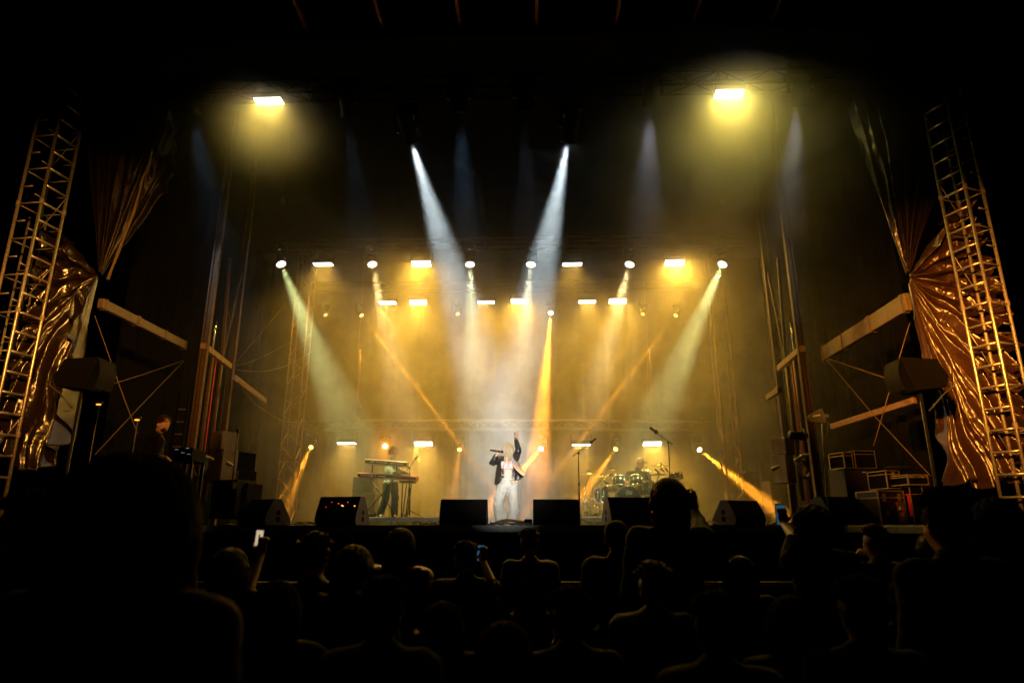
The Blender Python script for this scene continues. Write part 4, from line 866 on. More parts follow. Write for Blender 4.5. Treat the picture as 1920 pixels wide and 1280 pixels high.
# ------------------------------------------------------------------ the crowd
def crowd(label, px, py, Dy, facing=0, arms='down', hair='short', coatm='coat', k=None, lift=0, lean=0, seed=1, hairm='hair', hs_=1.0, vox=.016, bare=False, tilt=0, group='people watching from the crowd'):
    T = at(px, py, Dy); hp = {'bob': .035, 'curly': .045, 'short': .012, 'long': .02, 'bald': 0, 'bun': .02, 'cap': .02}[hair]
    H = T.z-hp-lift; k = H/1.72 if k is None else k; zf = H-1.72*k+lift
    t = thing('person', label, 'person', (T.x, T.y, max(0, zf)), group); rot = Matrix.Rotation(facing, 4, 'Z'); org = V((T.x, T.y, zf))
    P = lambda x, y, z: org+rot @ V((x*k, y*k+lean*max(0, z-1.0), z*k))
    J = dict(neck=P(0, 0, 1.47), sl=P(-.185, 0, 1.41), sr=P(.185, 0, 1.41), hl=P(-.09, 0, .95), hr=P(.09, 0, .95), kl=P(-.1, .02, .52), kr=P(.1, .02, .52), al=P(-.11, 0, .09), ar=P(.11, 0, .09),
             el=P(-.25, -.03, 1.12), wl=P(-.24, .10, .88), er=P(.25, -.03, 1.12), wr=P(.24, .10, .88))
    if isinstance(arms, dict):
        for q, v in arms.items(): J[q] = at(*v)
    HC = P(tilt, .02, 1.61); fd = rot @ V((0, 1, .08))
    mb = MB(); head(mb, HC, fd, (tilt*.8, 0, 1), 1.02*k, J['neck']); torso(mb, J, k); arm(mb, J, 'l', k); arm(mb, J, 'r', k); legs(mb, J, k); feet(mb, J, fd, k)
    for s in 'lr':
        up = J['w'+s].z > J['e'+s].z
        if isinstance(arms, dict) and 'w'+s in arms: hand(mb, J['w'+s], arms.get('dir'+s) or (0, .1, 1), (0, 1, 0) if 'palm' in label else (0, .9, 0), 1 if s == 'r' else -1, arms_c.get(s, .35), k*1.02)
        else: hand(mb, J['w'+s], (0, .3, -1), (1 if s == 'l' else -1, 0, 0), 1 if s == 'l' else -1, .5, k)
    build('body', mb, 'skinw', t, remesh=vox)
    mb = MB(); torso(mb, J, k, False, .026)
    for s in 'lr':
        
        if bare: mb.cone(J['s'+s], J['s'+s].lerp(J['e'+s], .75), .078*k, .072*k); continue
        arm(mb, J, s, k, .022, False); mb.cone(J['e'+s], J['e'+s].lerp(J['w'+s], .85), .064*k, .045*k)
    build('jacket', mb, coatm, t, remesh=vox, disp=.03, dscale=.11)
    mb = MB(); legs(mb, J, k, .02); mb.ell((J['hl']+J['hr'])/2, (.19*k, .14*k, .15*k)); build('trousers', mb, 'trous', t, remesh=.02)
    rnd = random.Random(seed)
    if hair == 'short':
        mb = MB(); mb.ell(HC+V((0, -.02, .03))*k, (.088*k, .10*k, .096*k)); h = build('hair', mb, hairm, t, remesh=.012, disp=.022, dscale=.03)
        def f(r):
            a = r.uniform(0, 6.28); e = r.uniform(.5, 1.5); d = V((math.cos(a)*math.cos(e), math.sin(a)*math.cos(e), math.sin(e))); p = HC+V((0, -.02, .03))*k+V((d.x*.086, d.y*.098, d.z*.094))*k
            return [p, p+d*.02+V((0, 0, .004)), p+d*.034+V((r.uniform(-.012, .012), r.uniform(-.012, .012), .008))]
        strands(h, 'hair_tufts', hairm, None, f, 220, .0045, seed=seed)
    elif hair == 'cap': mb = MB(); mb.ell(HC+V((0, -.015, .03))*k, (.093*k, .108*k, .102*k)); mb.ell(HC+V((0, -.03, -.01))*k, (.088*k, .09*k, .06*k)); build('beanie', mb, coatm, t, remesh=.012, disp=.008, dscale=.05)
    elif hair == 'curly': curly(t, HC, hairm, .135*k*hs_, .135*k*hs_, .13*k*hs_, 420, seed, -.7, .013, (0, -.01, .035))
    elif hair in ('bob', 'long', 'bun'):
        ln = {'bob': .20, 'long': .42, 'bun': .10}[hair]*k; mb = MB(); mb.ell(HC+V((0, -.02, .035))*k, (.108*k*hs_, .115*k, .105*k))
        if hair != 'bun': mb.ell(HC+V((0, -.04, -.05))*k, (.122*k*hs_, .11*k, .10*k)); mb.ell(HC+V((0, -.04, -.10))*k, (.118*k*hs_, .10*k, .06*k))
        if hair == 'bun': mb.ell(HC+V((0, -.06, .14))*k, (.05, .05, .045))
        h = build('hair', mb, hairm, t, remesh=.013, disp=.014, dscale=.05)
        def f(r):
            a = r.uniform(2.6, 6.8); e = r.uniform(.1, 1.5); d = V((math.cos(a)*math.cos(e), math.sin(a)*math.cos(e), math.sin(e)))
            R0 = (.108*hs_, .115, .108); c0 = HC+V((0, -.02, .035))*k; o = V((math.cos(a)*R0[0], math.sin(a)*R0[1], 0))*k
            pts = [c0+V((0, 0, R0[2]*k*1.02)), c0+V((d.x*R0[0], d.y*R0[1], d.z*R0[2]))*k*1.03, c0+o*1.06]
            for j in range(1, 5): pts.append(c0+o*(1.06+.06*math.sin(j/4*3.1)-.12*(j/4)**2)+V((r.uniform(-.004, .004), r.uniform(-.004, .004), -ln*j/4*r.uniform(.9, 1.05))))
            return pts
        strands(h, 'hair_strands', hairm, None, f, 260, .0055*k, seed=seed)
    return t, J, HC, k
arms_c = {}
# woman with bob and raised open hand
arms_c = {'r': .12}
crowd('woman with a chin-length auburn bob standing above the crowd, open right hand raised', 1252, 897, 4.2, 0, {'er': (1316, 1004, 4.5), 'wr': (1303, 962, 4.9), 'dirr': (-.10, .1, 1)}, 'bob', 'coat', seed=4, hairm='hairr', vox=.009, hs_=.92)
arms_c = {}
crowd('person in a round knitted cap rim-lit before the drum monitor', 1155, 974, 4.6, 0, 'down', 'cap', 'coat', seed=2, vox=.012)
crowd('short-haired man in an olive jacket standing centred under the right monitor', 993, 998, 5.7, .1, 'down', 'short', 'olive', seed=3, hairm='hairr', vox=.013)
crowd('person with thick hair and a glittering jacket shoulder', 750, 993, 4.6, -.1, 'down', 'long', 'sequin', seed=5, vox=.013)
crowd('broad person with a dark bun right of the bright phone', 592, 1010, 3.6, 0, 'down', 'short', 'coat', seed=6, hs_=1.1)
crowd('person with hunched bare shoulder left of the glittering jacket', 664, 1020, 3.4, .1, 'down', 'bob', 'coat', seed=7)
arms_c = {'r': 1.1}
crowd('person holding up the small dim phone left of the singer', 873, 1024, 4.6, 0, {'er': (925, 1100, 4.5), 'wr': (906, 1052, 4.7)}, 'short', 'coat', seed=8, vox=.010, bare=True)
arms_c = {'l': 1.1}
crowd('curly-haired man in a T-shirt holding up the dark blue phone', 1524, 950, 4.5, 0, {'el': (1492, 1010, 4.6), 'wl': (1470, 982, 4.9)}, 'curly', 'tee', seed=9, vox=.010, hs_=.92, bare=True)
arms_c = {}
crowd('person with a pale knitted scarf right of the curly-haired man', 1640, 992, 5.0, .3, 'down', 'short', 'coat', seed=10, hairm='hairr')
crowd('person in the dark below the flight cases with tied-up hair', 1745, 1000, 5.2, 0, 'down', 'bun', 'coat', seed=11)
crowd('person close to the camera in front of the raised-hand woman', 1224, 1066, 3.3, 0, 'down', 'short', 'coat', seed=12)
crowd('person in a rain jacket under the sideways right monitor', 1385, 1040, 4.0, 0, 'down', 'bob', 'coat', seed=13)
arms_c = {'r': 1.1}
crowd('person on the left holding up the bright phone', 432, 1030, 3.6, 0, {'er': (460, 1120, 3.6), 'wr': (489, 1040, 3.8)}, 'long', 'coat', seed=14, vox=.010, bare=True)
arms_c = {}
crowd('large blurred dark head and shoulders nearest the camera on the left', 250, 852, 1.35, 0, 'down', 'bob', 'crowd_shade', hairm='crowd_shade', seed=15, hs_=1.25, k=1.0)
crowd('dark figure at the far left edge below the tower', 60, 935, 2.6, 0, 'down', 'short', 'crowd_shade', hairm='crowd_shade', seed=16)
crowd('dark figure at the far right edge below the right tower', 1862, 940, 3.0, 0, 'down', 'long', 'crowd_shade', hairm='crowd_shade', seed=17)
crowd('dark bulky figure left of the large flight case', 1770, 930, 2.8, .1, 'down', 'short', 'crowd_shade', hairm='crowd_shade', seed=18)
rnd0 = random.Random(21)
for i, (x, y, d, hr, lab) in enumerate(((120, 1010, 3.4, 'short', 'dark listener below the left tower'), (340, 1052, 3.9, 'long', 'dark listener low on the left, right of the large blurred head'), (520, 1085, 2.6, 'bob', 'dark listener low under the bright phone'),
    (720, 1100, 2.4, 'short', 'dark listener low in front of the glittering jacket'), (830, 1130, 2.9, 'long', 'dark listener low under the small dim phone'), (945, 1160, 2.2, 'bob', 'dark listener lowest in the middle of the crowd'), (1070, 1120, 2.7, 'short', 'dark listener low between the olive jacket and the knitted cap'),
    (1340, 1130, 2.3, 'short', 'dark listener low in front of the rain jacket'), (1480, 1120, 2.6, 'long', 'dark listener low in front of the curly-haired man'), (1610, 1100, 2.4, 'short', 'dark listener low under the pale scarf'), (1700, 1075, 3.2, 'bob', 'dark listener low left of the bulky figure'))):
    crowd(lab, x, y, d, rnd0.uniform(-.15, .15), 'down', hr, 'crowd_shade', hairm='crowd_shade', seed=30+i, vox=.02)
t = thing('scarf', 'pale knitted scarf hanging over the shoulder beside the curly-haired man', 'scarf', at(1605, 1045, 5)); rnd = random.Random(2)
for i in range(9): mb = MB(); mb.tube([at(1612+i*1.2, 1030, 4.93), at(1603+i*2.2, 1040+rnd.random()*3, 4.86), at(1598+i*3.4, 1050+rnd.random()*5, 4.85)], .010, 6); build('fold', mb, 'knit', t, True)
# phones
def phone(px, py, Y, hgt, scr, lab, lean=0, fig=False):
    c = at(px, py, Y); t = thing('phone', lab, 'phone', c, 'phones held up in the crowd'); w_ = hgt*.48; rot = Matrix.Rotation(R(lean), 3, 'Y')
    def bx(x0, x1, z0, z1, y0, y1, n, m, b=0, par=t):
        mb = MB(); mb.box((x0, y0, z0), (x1, y1, z1)); mb.bm.transform(rot.to_4x4()); o = build(n, mb, m, par, loc=(0, 0, 0), bevel=b); return o
    bx(-w_/2, w_/2, -hgt/2, hgt/2, -.004, .004, 'case', 'blackp', .003); s = bx(-w_*.45, w_*.45, -hgt*.45, hgt*.45, -.0052, -.0042, 'screen', scr)
    if fig:
        mb = MB(); mb.box((-.004, -.0062, -hgt*.2), (.004, -.0056, hgt*.12)); mb.ell((0, -.006, hgt*.17), (.004, .0006, .005)); mb.beam((0, -.006, -hgt*.05), (-.01, -.006, -hgt*.28), .004, .0006); mb.beam((0, -.006, -hgt*.05), (.009, -.006, -hgt*.28), .004, .0006)
        mb.bm.transform(rot.to_4x4()); build('picture', mb, fig, t, loc=(0, 0, 0))
phone(486.5, 1008, 3.85, .095, 'S_warm', 'bright phone screen held up on the left of the crowd', 3, 'blackp')
phone(901.5, 1036, 4.75, .115, 'S_cold', 'phone with a tiny blue picture of the singer', 0, 'S_fig')
phone(1464, 965, 4.95, .155, 'S_cold', 'tall dark blue phone against the long amber beam', 1, 'S_fig')
# crowd barrier
for i, (x0, x1, lab) in enumerate(((560, 760, 'leftmost solid crowd barrier section'), (765, 955, 'crowd barrier section left of the olive jacket'), (960, 1150, 'crowd barrier section right of the olive jacket'), (1155, 1345, 'crowd barrier section behind the woman with the raised hand'), (1350, 1540, 'rightmost solid crowd barrier section'), (365, 555, 'crowd barrier section behind the bright phone'), (1545, 1740, 'crowd barrier section under the pale scarf'))):
    Y = 7.8; a = at(x0, 1092, Y); b = at(x1, 1092, Y); t = thing('crowd_barrier', lab, 'barrier', ((a.x+b.x)/2, Y, 0), 'crowd barriers')
    mb = MB(); mb.tube([(a.x, Y, .02), (a.x, Y, a.z), (b.x, Y, a.z), (b.x, Y, .02)], .022, 8); build('frame', mb, 'mastm', t, True)
    mb = MB(); mb.box((a.x+.02, Y+.0, .04), (b.x-.02, Y+.02, a.z-.02)); build('front_plate', mb, 'blackp', t)
    mb = MB(); mb.box((a.x+.02, Y-.25, .0), (b.x-.02, Y-.02, .035)); build('foot_plate', mb, 'blackp', t)
# ------------------------------------------------------------------ keyboards
def kb(lab, tl, tr, Y, thick, dep, m, keysz, txt, cat='keyboard', marks=()):
    a = at(*tl, Y); b = at(*tr, Y); t = thing('keyboard', lab, cat, (a+b)/2, 'stage keyboards'); x = (b-a).normalized(); yb = V((0, 1, 0)); z = x.cross(yb).normalized(); L = (b-a).length
    m4 = Matrix((x, yb, z)).transposed().to_4x4(); m4.translation = (a+b)/2
    def part(n, mt, fn, par=t, **k):
        mb = MB(); fn(mb); mb.bm.transform(m4); return build(n, mb, mt, par, **k)
    bd = part('body', m, lambda q: q.poly([(-L/2, 0, 0), (-L/2, 0, -thick), (-L/2, dep, -thick-.02), (-L/2, dep, .02), (-L/2, .05, .02)], (L, 0, 0)), bevel=.006)
    part('front_panel', 'blackp', lambda q: q.box((-L/2+.012, -.004, -thick*.92), (L/2-.012, -.0005, -thick*.12)))
    part('keys', 'keys', lambda q: q.box((-L/2+.05, dep-.16, .021), (L/2-.05, dep+.0, .034)))
    part('knobs', 'white', lambda q: [q.cyl((-L/2+.1+L*.8*i/14, .09, .02), (-L/2+.1+L*.8*i/14, .09, .036), .008, n=8) for i in range(15)])
    for a_, b_ in zip(marks[::2], marks[1::2]): part('panel_mark', 'white', lambda q: q.box((a_*L-L/2, -.006, -thick*.62), (b_*L-L/2, -.0045, -thick*.45)), bd)
    for s, xo, sz in txt:
        cu = D.curves.new('lettering', 'FONT'); cu.body = s; cu.size = sz; cu.extrude = .001; o = D.objects.new('tmp', cu); col.objects.link(o)
        dg = bpy.context.evaluated_depsgraph_get(); me = D.meshes.new_from_object(o.evaluated_get(dg)); D.objects.remove(o)
        o = D.objects.new('lettering', me); col.objects.link(o); me.materials.clear(); me.materials.append(M['white']); o.parent = bd
        o.matrix_basis = mw(bd).inverted() @ m4 @ Matrix.Translation((xo*L-L/2, -.007, -thick*.75)) @ Matrix.Rotation(R(90), 4, 'X')
    return t, m4, L
kb('upper keyboard, brownish grey with small white lettering on its back', (684, 861), (763, 866.5), 16.0, .085, .30, 'greyk', 0, (), marks=(.13, .25, .27, .55, .60, .74, .76, .93))
kb('lower red keyboard with black back panel and white lettering', (670.5, 886.5), (781, 893.5), 16.05, .075, .32, 'redk', 0, (('nord stage 3', .055, .075),), marks=(.34, .36, .37, .48))
t = thing('keyboard_stand', 'crossed black keyboard stand under the red keyboard', 'keyboard stand', at(716, 968, 16.1))
for y in (16.05, 16.32):
    for (a, b) in (((692, 897), (744, 966)), ((738, 899), (688, 960))): mb = MB(); mb.beam(at(*a, y), at(*b, y), .02, .045, (0, 1, 0)); build('leg', mb, 'black', t, bevel=.004)
for a, b in (((698.4, 868), (698.4, 887)), ((743.5, 870), (743.5, 891))): mb = MB(); mb.beam(at(*a, 16.3), at(*b, 16.3), .035, .03, (0, 1, 0)); mb.beam(at(a[0], a[1]+5.5, 16.0), at(a[0], a[1]+5.5, 16.3), .03, .02); build('riser_arm', mb, 'black', t)
t = thing('side_table', 'narrow black stand with thin legs at the right end of the red keyboard', 'stand', at(764, 967, 16.3))
mb = MB(); a = at(750, 901, 16.1); b = at(776, 903, 16.1); mb.box((a.x, 16.0, b.z-.02), (b.x, 16.45, b.z+.02)); build('top', mb, 'black', t)
for x0, x1, y in ((755, 755.3, 16.1), (763, 757.5, 16.4), (769, 763.5, 16.1), (772, 766, 16.4)): mb = MB(); mb.cyl(at(x0, 903, y), V((at(x1, 903, y).x, y, RT+.01)), .014, n=8); build('leg', mb, 'black', t, True)
def boom(lab, foot_x, top, boom0, mic, Y, z0, knob=None, mics=1.0, group='microphone stands'):
    tp = at(*top, Y); t = thing('boom_stand', lab, 'microphone stand', (at(foot_x, 960, Y).x, Y, z0), group); ft = V((at(foot_x, 945, Y).x, Y, z0+.03))
    mb = MB(); mb.cyl(ft, ft.lerp(tp, .55), .016, n=8); mb.cyl(ft.lerp(tp, .53), tp, .010, n=8); mb.cyl(ft.lerp(tp, .53), ft.lerp(tp, .58), .022, n=10); build('pole', mb, 'black', t, True)
    b0 = at(*boom0, Y-.02); mc = at(*mic, Y-.03); mb = MB(); mb.cyl(b0, mc, .008, n=8); mb.cyl(b0, b0.lerp(mc, .1), .013, n=8); mb.ell(tp, (.03, .03, .03)); build('boom', mb, 'black', t, True)
    d = (mc-b0).normalized(); mb = MB(); mb.cone(mc, mc+d*.12*mics, .016*mics, .024*mics); mb.ell(mc+d*.03, (.035*mics, .03, .035*mics)); build('microphone', mb, 'black', t, True)
    mb = MB(); mb.tube([mc+V((0, -.02, -.02)), mc.lerp(b0, .5)+V((0, -.02, -.06)), b0.lerp(tp, .8)+V((.02, -.02, -.03)), tp.lerp(ft, .5)+V((-.03, -.02, 0)), ft+V((-.02, -.02, .02))], .005, 5); build('cable', mb, 'rubber', t, True)
    for a in (.3, 2.4, 4.5): mb = MB(); mb.cyl(ft+V((0, 0, .12)), ft+V((.3*math.cos(a), .3*math.sin(a), -.02)), .009, n=8); build('leg', mb, 'black', t, True)
boom('short microphone boom over the right end of the keyboards', 769, (768, 877), (763, 881), (778, 861), 15.95, RT, mics=.9)
boom('tall boom stand with its microphone leaning right, left of the drum kit', 1086.7, (1084.6, 849), (1074.5, 855), (1107, 829.5), 15.5, DZ, mics=1.2)
boom('tall boom stand with its microphone pointing left above the drummer', 1258, (1253, 829.5), (1261, 832.5), (1232, 811), 15.5, DZ, mics=1.5)
t, wd, h, dp = gbox('guitar_amplifier', 'dark amplifier cabinet behind the keyboards, upper one', 'amplifier', 663, 702, 894, 923, 17.8, .35, 'grille', -4, 'amplifier stack behind the keyboards'); add(t, 'edging', 'plank', lambda mb: [mb.box((s*wd-.006, -dp-.006, 0), (s*wd+.006, -dp, h)) for s in (-1, 1)])
t, wd, h, dp = gbox('guitar_amplifier', 'dark amplifier cabinet behind the keyboards, lower one on the riser', 'amplifier', 661, 703, 924, 966, 17.8, .4, 'grille', -4, 'amplifier stack behind the keyboards'); add(t, 'edging', 'plank', lambda mb: mb.box((-wd, -dp-.006, h-.012), (wd, -dp, h)))
t, wd, h, dp = gbox('effects_pedal', 'flat pale effects pedal on the keyboard riser', 'pedal', 686, 705, 962, 968, 16.0, .2, 'plank', 0); add(t, 'switch', 'chrome', lambda mb: [mb.cyl((x*wd, 0, h), (x*wd, 0, h+.02), .015, n=8) for x in (-.6, 0, .6)])

# ------------------------------------------------------------------ drum kit
def up2(d):
    return V(d).to_track_quat('Z', 'Y').to_matrix().to_4x4()
def drum(name, lab, c, ax, r, h, group='drums of the kit', shell='shell', bottom='orange', top='head'):
    t = thing(name, lab, 'drum', c, group); m = up2(ax); m.translation = V(c)
    mb = MB(); mb.lathe([(r, -h/2), (r, h/2)], m, 32); sh = build('shell', mb, shell, t, True)
    for z, nm, mt in ((h/2, 'batter_head', top), (-h/2, 'resonant_head', bottom)):
        s = 1 if z > 0 else -1; mb = MB(); mb.lathe([(r*.985, z), (r*.985, z+s*.008), (r*.5, z+s*.010)], m, 32); build(nm, mb, mt, t)
        mb = MB(); mb.lathe([(r+.004, z-s*.022), (r+.013, z-s*.020), (r+.013, z+s*.012), (r+.002, z+s*.012)], m, 32); build('hoop', mb, 'chrome', t, True)
    for i in range(8):
        a = i/8*6.283+.2; d = V((math.cos(a), math.sin(a), 0)); mb = MB(); mb.cyl(m @ (d*(r+.012)+V((0, 0, -h*.28))), m @ (d*(r+.012)+V((0, 0, h*.28))), .011, n=8); mb.cyl(m @ (d*(r+.014)+V((0, 0, -h/2))), m @ (d*(r+.014)+V((0, 0, h/2))), .0035, n=5); build('lug', mb, 'chrome', sh, True)
    return t, m
Y = 16.6
bc = at(1177, 934, 16.4)
t, m = drum('bass_drum', 'large bass drum facing the crowd, top of its dark front skin showing white lettering', bc, (0, -1, 0), .285, .42, bottom='headd', top='headd')
mb = MB(); o = bc+V((-.0, -.224, .115)); q = lambda x, z: o+V((x, 0, z))
mb.tube([q(-.028+.028*math.cos(a/8*math.pi*2)-.02, .0+.03*math.sin(a/8*math.pi*2)) for a in range(9)], .008, 6); mb.tube([q(-.018, .075), q(-.018, -.03)], .009, 6)
mb.tube([q(.005, .035), q(.008, -.025), q(.03, -.028), q(.036, .02), q(.042, -.028), q(.066, -.025), q(.072, .035)], .008, 6); mb.tube([q(.005, .035), q(.03, .04)], .008, 6); mb.tube([q(.05, .04), q(.072, .035)], .008, 6)
build('lettering', mb, 'white', t, True)
drum('tom_drum', 'black rack tom drum on the left above the bass drum', at(1160.5, 903, Y), (.04, .30, 1), .135, .25)
drum('tom_drum', 'black rack tom drum on the right above the bass drum', at(1192, 902.5, Y), (-.04, .30, 1), .145, .25)
drum('floor_tom', 'dark floor tom behind the woman\'s hair', at(1212, 917, 16.9), (0, .05, 1), .20, .36, bottom='headd')
drum('floor_tom', 'dark floor tom at the left end of the drum kit', at(1128, 929, 16.7), (0, .05, 1), .17, .36, bottom='headd')
drum('snare_drum', 'shallow chrome snare drum left of the left rack tom', at(1147, 918, 16.9), (.05, .1, 1), .17, .14, shell='chrome', bottom='headd')
drum('bongo_drum', 'dark side snare drum at the right end of the kit', at(1268, 893, 16.8), (-.15, .1, 1), .15, .16, bottom='headd')
def cymbal(lab, px, py, Y, r, ax, foot):
    c = at(px, py, Y); t = thing('cymbal', lab, 'cymbal', c, 'cymbals of the drum kit'); m = up2(ax); m.translation = c
    mb = MB(); mb.lathe([(r, 0), (r*.6, .010), (r*.22, .022), (r*.16, .040), (.01, .046), (.008, .042), (r*.15, .036), (r*.22, .018), (r*.6, .006)], m, 40); build('plate', mb, 'cymbal', t, True)
    mb = MB(); mb.cyl(m @ V((0, 0, -.03)), m @ V((0, 0, .09)), .006, n=8); mb.lathe([(.02, .048), (.025, .07), (.012, .085)], m, 12); build('wing_nut', mb, 'black', t, True)
    f = V((at(foot, 950, Y).x, Y+.02, RT)); top = c-V((0, 0, .03)); el = V((f.x, f.y, RT+(c.z-RT)*.72)); s = thing('cymbal_stand', 'chrome tripod stand under the '+lab, 'cymbal stand', f, 'cymbal stands of the drum kit')
    mb = MB(); mb.cyl(f+V((0, 0, .05)), el, .013, n=8); mb.cyl(el.lerp(f, .5), el.lerp(f, .47), .02, n=8); build('pole', mb, 'chrome', s, True)
    mb = MB(); mb.cyl(el+(el-top)*.3, top, .009, n=8); mb.ell(el, (.022, .022, .022)); build('arm', mb, 'chrome', s, True)
    for a in (.4, 2.5, 4.6): mb = MB(); mb.cyl(f+V((0, 0, .38)), f+V((.26*math.cos(a), .26*math.sin(a), .01)), .009, n=8); build('leg', mb, 'chrome', s, True)
cymbal('tilted cymbal farthest left by the leaning microphone', 1104.5, 889, 16.3, .25, (-.12, -.10, 1), 1098)
cymbal('low red-brown cymbal tilted to the left', 1128, 894, 16.6, .20, (-.22, -.12, 1), 1120)
cymbal('small cymbal left of the drummer\'s shoulder', 1147.5, 882, 16.9, .14, (-.18, -.08, 1), 1141)
cymbal('small bright cymbal across the drummer\'s chest', 1213, 882.5, 16.4, .16, (.14, -.10, 1), 1224)
cymbal('wide flat cymbal high on the right below the right boom', 1239.5, 873.5, 16.6, .27, (.06, -.05, 1), 1236)
cymbal('dark flat cymbal under the wide one on the right', 1234, 890, 16.8, .21, (.0, .08, 1), 1231)
def smallmic(lab, p0, p1, Y, foot):
    a = at(*p0, Y); b = at(*p1, Y); t = thing('drum_microphone', lab, 'microphone', a, 'small drum microphones')
    d = (a-b).normalized(); mb = MB(); mb.cone(a, a-d*.09, .024, .016); build('capsule', mb, 'black', t, True)
    mb = MB(); mb.cyl(a-d*.08, b, .007, n=6); mb.cyl(b, (at(foot, 950, Y).x, Y, RT+.02), .009, n=6); build('stand', mb, 'chrome', t, True)
smallmic('small microphone on a bright slanted arm left of the left rack tom', (1148, 887.5), (1112, 909), 16.3, 1104)
smallmic('small microphone left of the snare drum', (1140, 906), (1127, 899), 16.2, 1126)
smallmic('small microphone pointing right under the tilted left cymbal', (1137, 912), (1124, 917), 16.1, 1110)
smallmic('small microphone rising left of the dark flat cymbal', (1229, 880), (1240, 889), 16.3, 1262)
smallmic('small microphone between the two right cymbals', (1240, 879), (1252, 890), 16.35, 1272)
smallmic('small microphone nearest the right boom pole', (1248, 878), (1256, 889), 16.35, 1280)
t = thing('drum_hardware', 'tangle of chrome stand legs and cables at the left foot of the drum kit', 'drum hardware', at(1115, 968, 16)); rnd = random.Random(8)
for i in range(10):
    x = 1094+rnd.random()*36; mb = MB(); a = at(x, 966, 15.95+.1*rnd.random()); a.z = RT+.01; mb.tube([a, a+V((.12*rnd.uniform(-1, 1), 0, .15+.2*rnd.random())), a+V((.3*rnd.uniform(-1, 1), .05, .3+.25*rnd.random()))], .008, 6); build('rod', mb, 'chrome', t, True)
for i in range(5):
    mb = MB(); a = at(1096+i*8, 966, 15.9); a.z = RT+.015; mb.tube([a+V((.1*math.cos(j*.7+i), .04*j*.1, .02+.12*abs(math.sin(j*.5+i))*(1-j/10))) + V((.035*j, 0, 0)) for j in range(10)], .007, 5); build('cable', mb, 'rubber', t, True)
# unseen stand-ins behind the crowd for the front light on towers, foil and singer
GF = 'stand-in flood lights on the mast behind the crowd'
ft = thing('lamp_tower', 'steel mast behind the audience carrying the stand-in flood lights', 'lamp mast', (0, -7.0, 0))
for x in (-6.5, 6.5):
    mb = MB(); mb.cyl((x, -7, 0), (x, -7, 4.8), .06, n=12); build('post', mb, 'steel', ft, True)
mb = MB(); mb.cyl((-6.6, -7, 4.8), (6.6, -7, 4.8), .05, n=12); build('crossbar', mb, 'steel', ft, True)
def flood(x, tgt, watts, colr, spread, label):
    p = V((x, -6.8, 4.6)); t = thing('stand_in_flood', label, 'flood light', p, GF); d = V(tgt)-p
    mb = MB(); mb.box((-.16, -.12, .0), (.16, .12, .22)); h = build('housing', mb, 'black', t, bevel=.02); h.rotation_euler = align(d)
    mb = MB(); mb.box((-.14, -.10, -.006), (.14, .10, -.001)); build('glass', mb, 'L_amber', h)
    lamp(h, (0, 0, -.02), (0, 0, -1), watts, colr, .26, spread, .2)
flood(4.0, at(62, 600, 10.5), 2500, (1, .40, .06), 20, 'stand-in amber flood light aimed at the left tower')
flood(-4.8, at(1832, 650, 10.5), 3500, (1, .35, .04), 16, 'stand-in amber flood light aimed at the right foil sheet')
flood(-.4, at(951, 890, 13.4), 330, (1, .95, .85), 7, 'stand-in white spot aimed at the singer')
# ------------------------------------------------------------------ stage smoke
hz = D.materials.new('stage_smoke'); hz.use_nodes = True; nt = hz.node_tree; nt.nodes.clear()
out = nt.nodes.new('ShaderNodeOutputMaterial'); pv = nt.nodes.new('ShaderNodeVolumePrincipled')
pv.inputs['Anisotropy'].default_value = .35; pv.inputs['Color'].default_value = (.92, .92, .92, 1)
tc = nt.nodes.new('ShaderNodeTexCoord')
n1 = nt.nodes.new('ShaderNodeTexNoise'); n1.inputs['Scale'].default_value = .5; n1.inputs['Detail'].default_value = 8; n1.inputs['Roughness'].default_value = .62; n1.inputs['Distortion'].default_value = 1.1
nt.links.new(tc.outputs['Object'], n1.inputs['Vector'])
mr = nt.nodes.new('ShaderNodeMapRange'); mr.interpolation_type = 'SMOOTHSTEP'
for i, v in ((1, .32), (2, .68), (3, .034), (4, .094)): mr.inputs[i].default_value = v
nt.links.new(n1.outputs[0], mr.inputs[0])
n2 = nt.nodes.new('ShaderNodeTexNoise'); n2.inputs['Scale'].default_value = 2.1; n2.inputs['Detail'].default_value = 5; n2.inputs['Roughness'].default_value = .6; n2.inputs['Distortion'].default_value = 1.6
nt.links.new(tc.outputs['Object'], n2.inputs['Vector'])
w2 = nt.nodes.new('ShaderNodeMapRange')
for i, v in ((1, .35), (2, .65), (3, .55), (4, 1.45)): w2.inputs[i].default_value = v
nt.links.new(n2.outputs[0], w2.inputs[0])
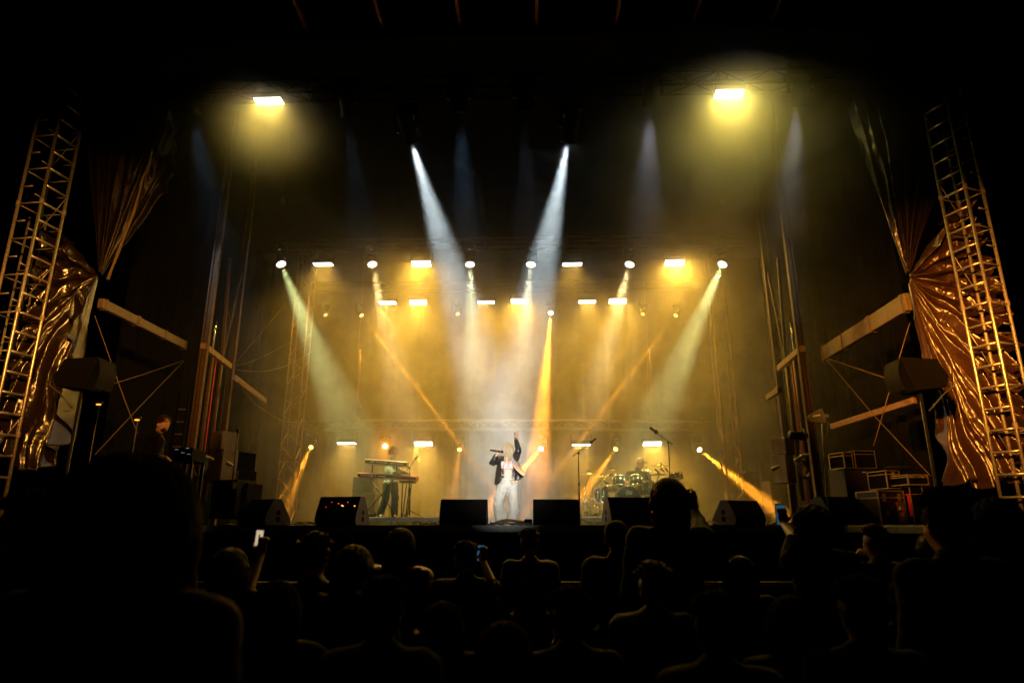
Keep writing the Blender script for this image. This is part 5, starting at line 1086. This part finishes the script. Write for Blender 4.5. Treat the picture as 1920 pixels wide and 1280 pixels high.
# soft edges of the smoke body: fades toward its front and its sides
sx = nt.nodes.new('ShaderNodeSeparateXYZ'); nt.links.new(tc.outputs['Object'], sx.inputs[0])
def fade(sock, a, b):
    k = nt.nodes.new('ShaderNodeMapRange'); k.interpolation_type = 'SMOOTHSTEP'; k.inputs[1].default_value = a; k.inputs[2].default_value = b
    nt.links.new(sock, k.inputs[0]); return k.outputs[0]
def mul(a, b):
    k = nt.nodes.new('ShaderNodeMath'); k.operation = 'MULTIPLY'; nt.links.new(a, k.inputs[0]); nt.links.new(b, k.inputs[1]); return k.outputs[0]
s = mul(mr.outputs[0], w2.outputs[0]); s = mul(s, fade(sx.outputs[0], -8.8, -5.4)); s = mul(s, fade(sx.outputs[0], 8.6, 5.7)); ad = nt.nodes.new('ShaderNodeMath'); ad.operation = 'MULTIPLY_ADD'; ad.inputs[1].default_value = 1.0
nt.links.new(sx.outputs[2], ad.inputs[0]); nt.links.new(sx.outputs[1], ad.inputs[2]); s = mul(s, fade(ad.outputs[0], 16.8, 19.0))
hg = nt.nodes.new('ShaderNodeMapRange'); hg.interpolation_type = 'SMOOTHSTEP'
for i, v in ((1, 8.3), (2, 9.9), (3, 1.0), (4, .14)): hg.inputs[i].default_value = v
nt.links.new(sx.outputs[2], hg.inputs[0]); s = mul(s, hg.outputs[0])
hf = nt.nodes.new('ShaderNodeMapRange'); hf.interpolation_type = 'SMOOTHSTEP'
for i, v in ((1, 12.5), (2, 16.4), (3, .42), (4, 1.0)): hf.inputs[i].default_value = v
nt.links.new(sx.outputs[1], hf.inputs[0]); s = mul(s, hf.outputs[0])
def puff(c, rad, dens):                              # a thicker ball of smoke drifting at c
    global s
    v = nt.nodes.new('ShaderNodeVectorMath'); v.operation = 'DISTANCE'; nt.links.new(tc.outputs['Object'], v.inputs[0]); v.inputs[1].default_value = c
    g = nt.nodes.new('ShaderNodeMapRange'); g.interpolation_type = 'SMOOTHERSTEP'
    for i, q in ((1, rad), (2, 0), (3, 0), (4, dens)): g.inputs[i].default_value = q
    nt.links.new(v.outputs['Value'], g.inputs[0]); k = nt.nodes.new('ShaderNodeMath'); k.operation = 'MULTIPLY_ADD'
    nt.links.new(g.outputs[0], k.inputs[0]); nz = fade(n1.outputs[0], .30, .62); nt.links.new(nz, k.inputs[1]); nt.links.new(s, k.inputs[2]); s = k.outputs[0]
puff(at(508, 215, 11.1), 1.7, .8); puff(at(1372, 210, 11.2), 3.8, .6); puff(at(1262, 500, 17.3), 1.8, .16)
nt.links.new(s, pv.inputs['Density']); nt.links.new(pv.outputs[0], out.inputs['Volume'])
mb = MB(); mb.box((-10.5, 9.6, DZ+.006), (11, 21.3, RZ-.05)); hb = build('haze', mb, hz)
tag(hb, 'drifting theatrical smoke filling the stage', 'smoke', kind='stuff')
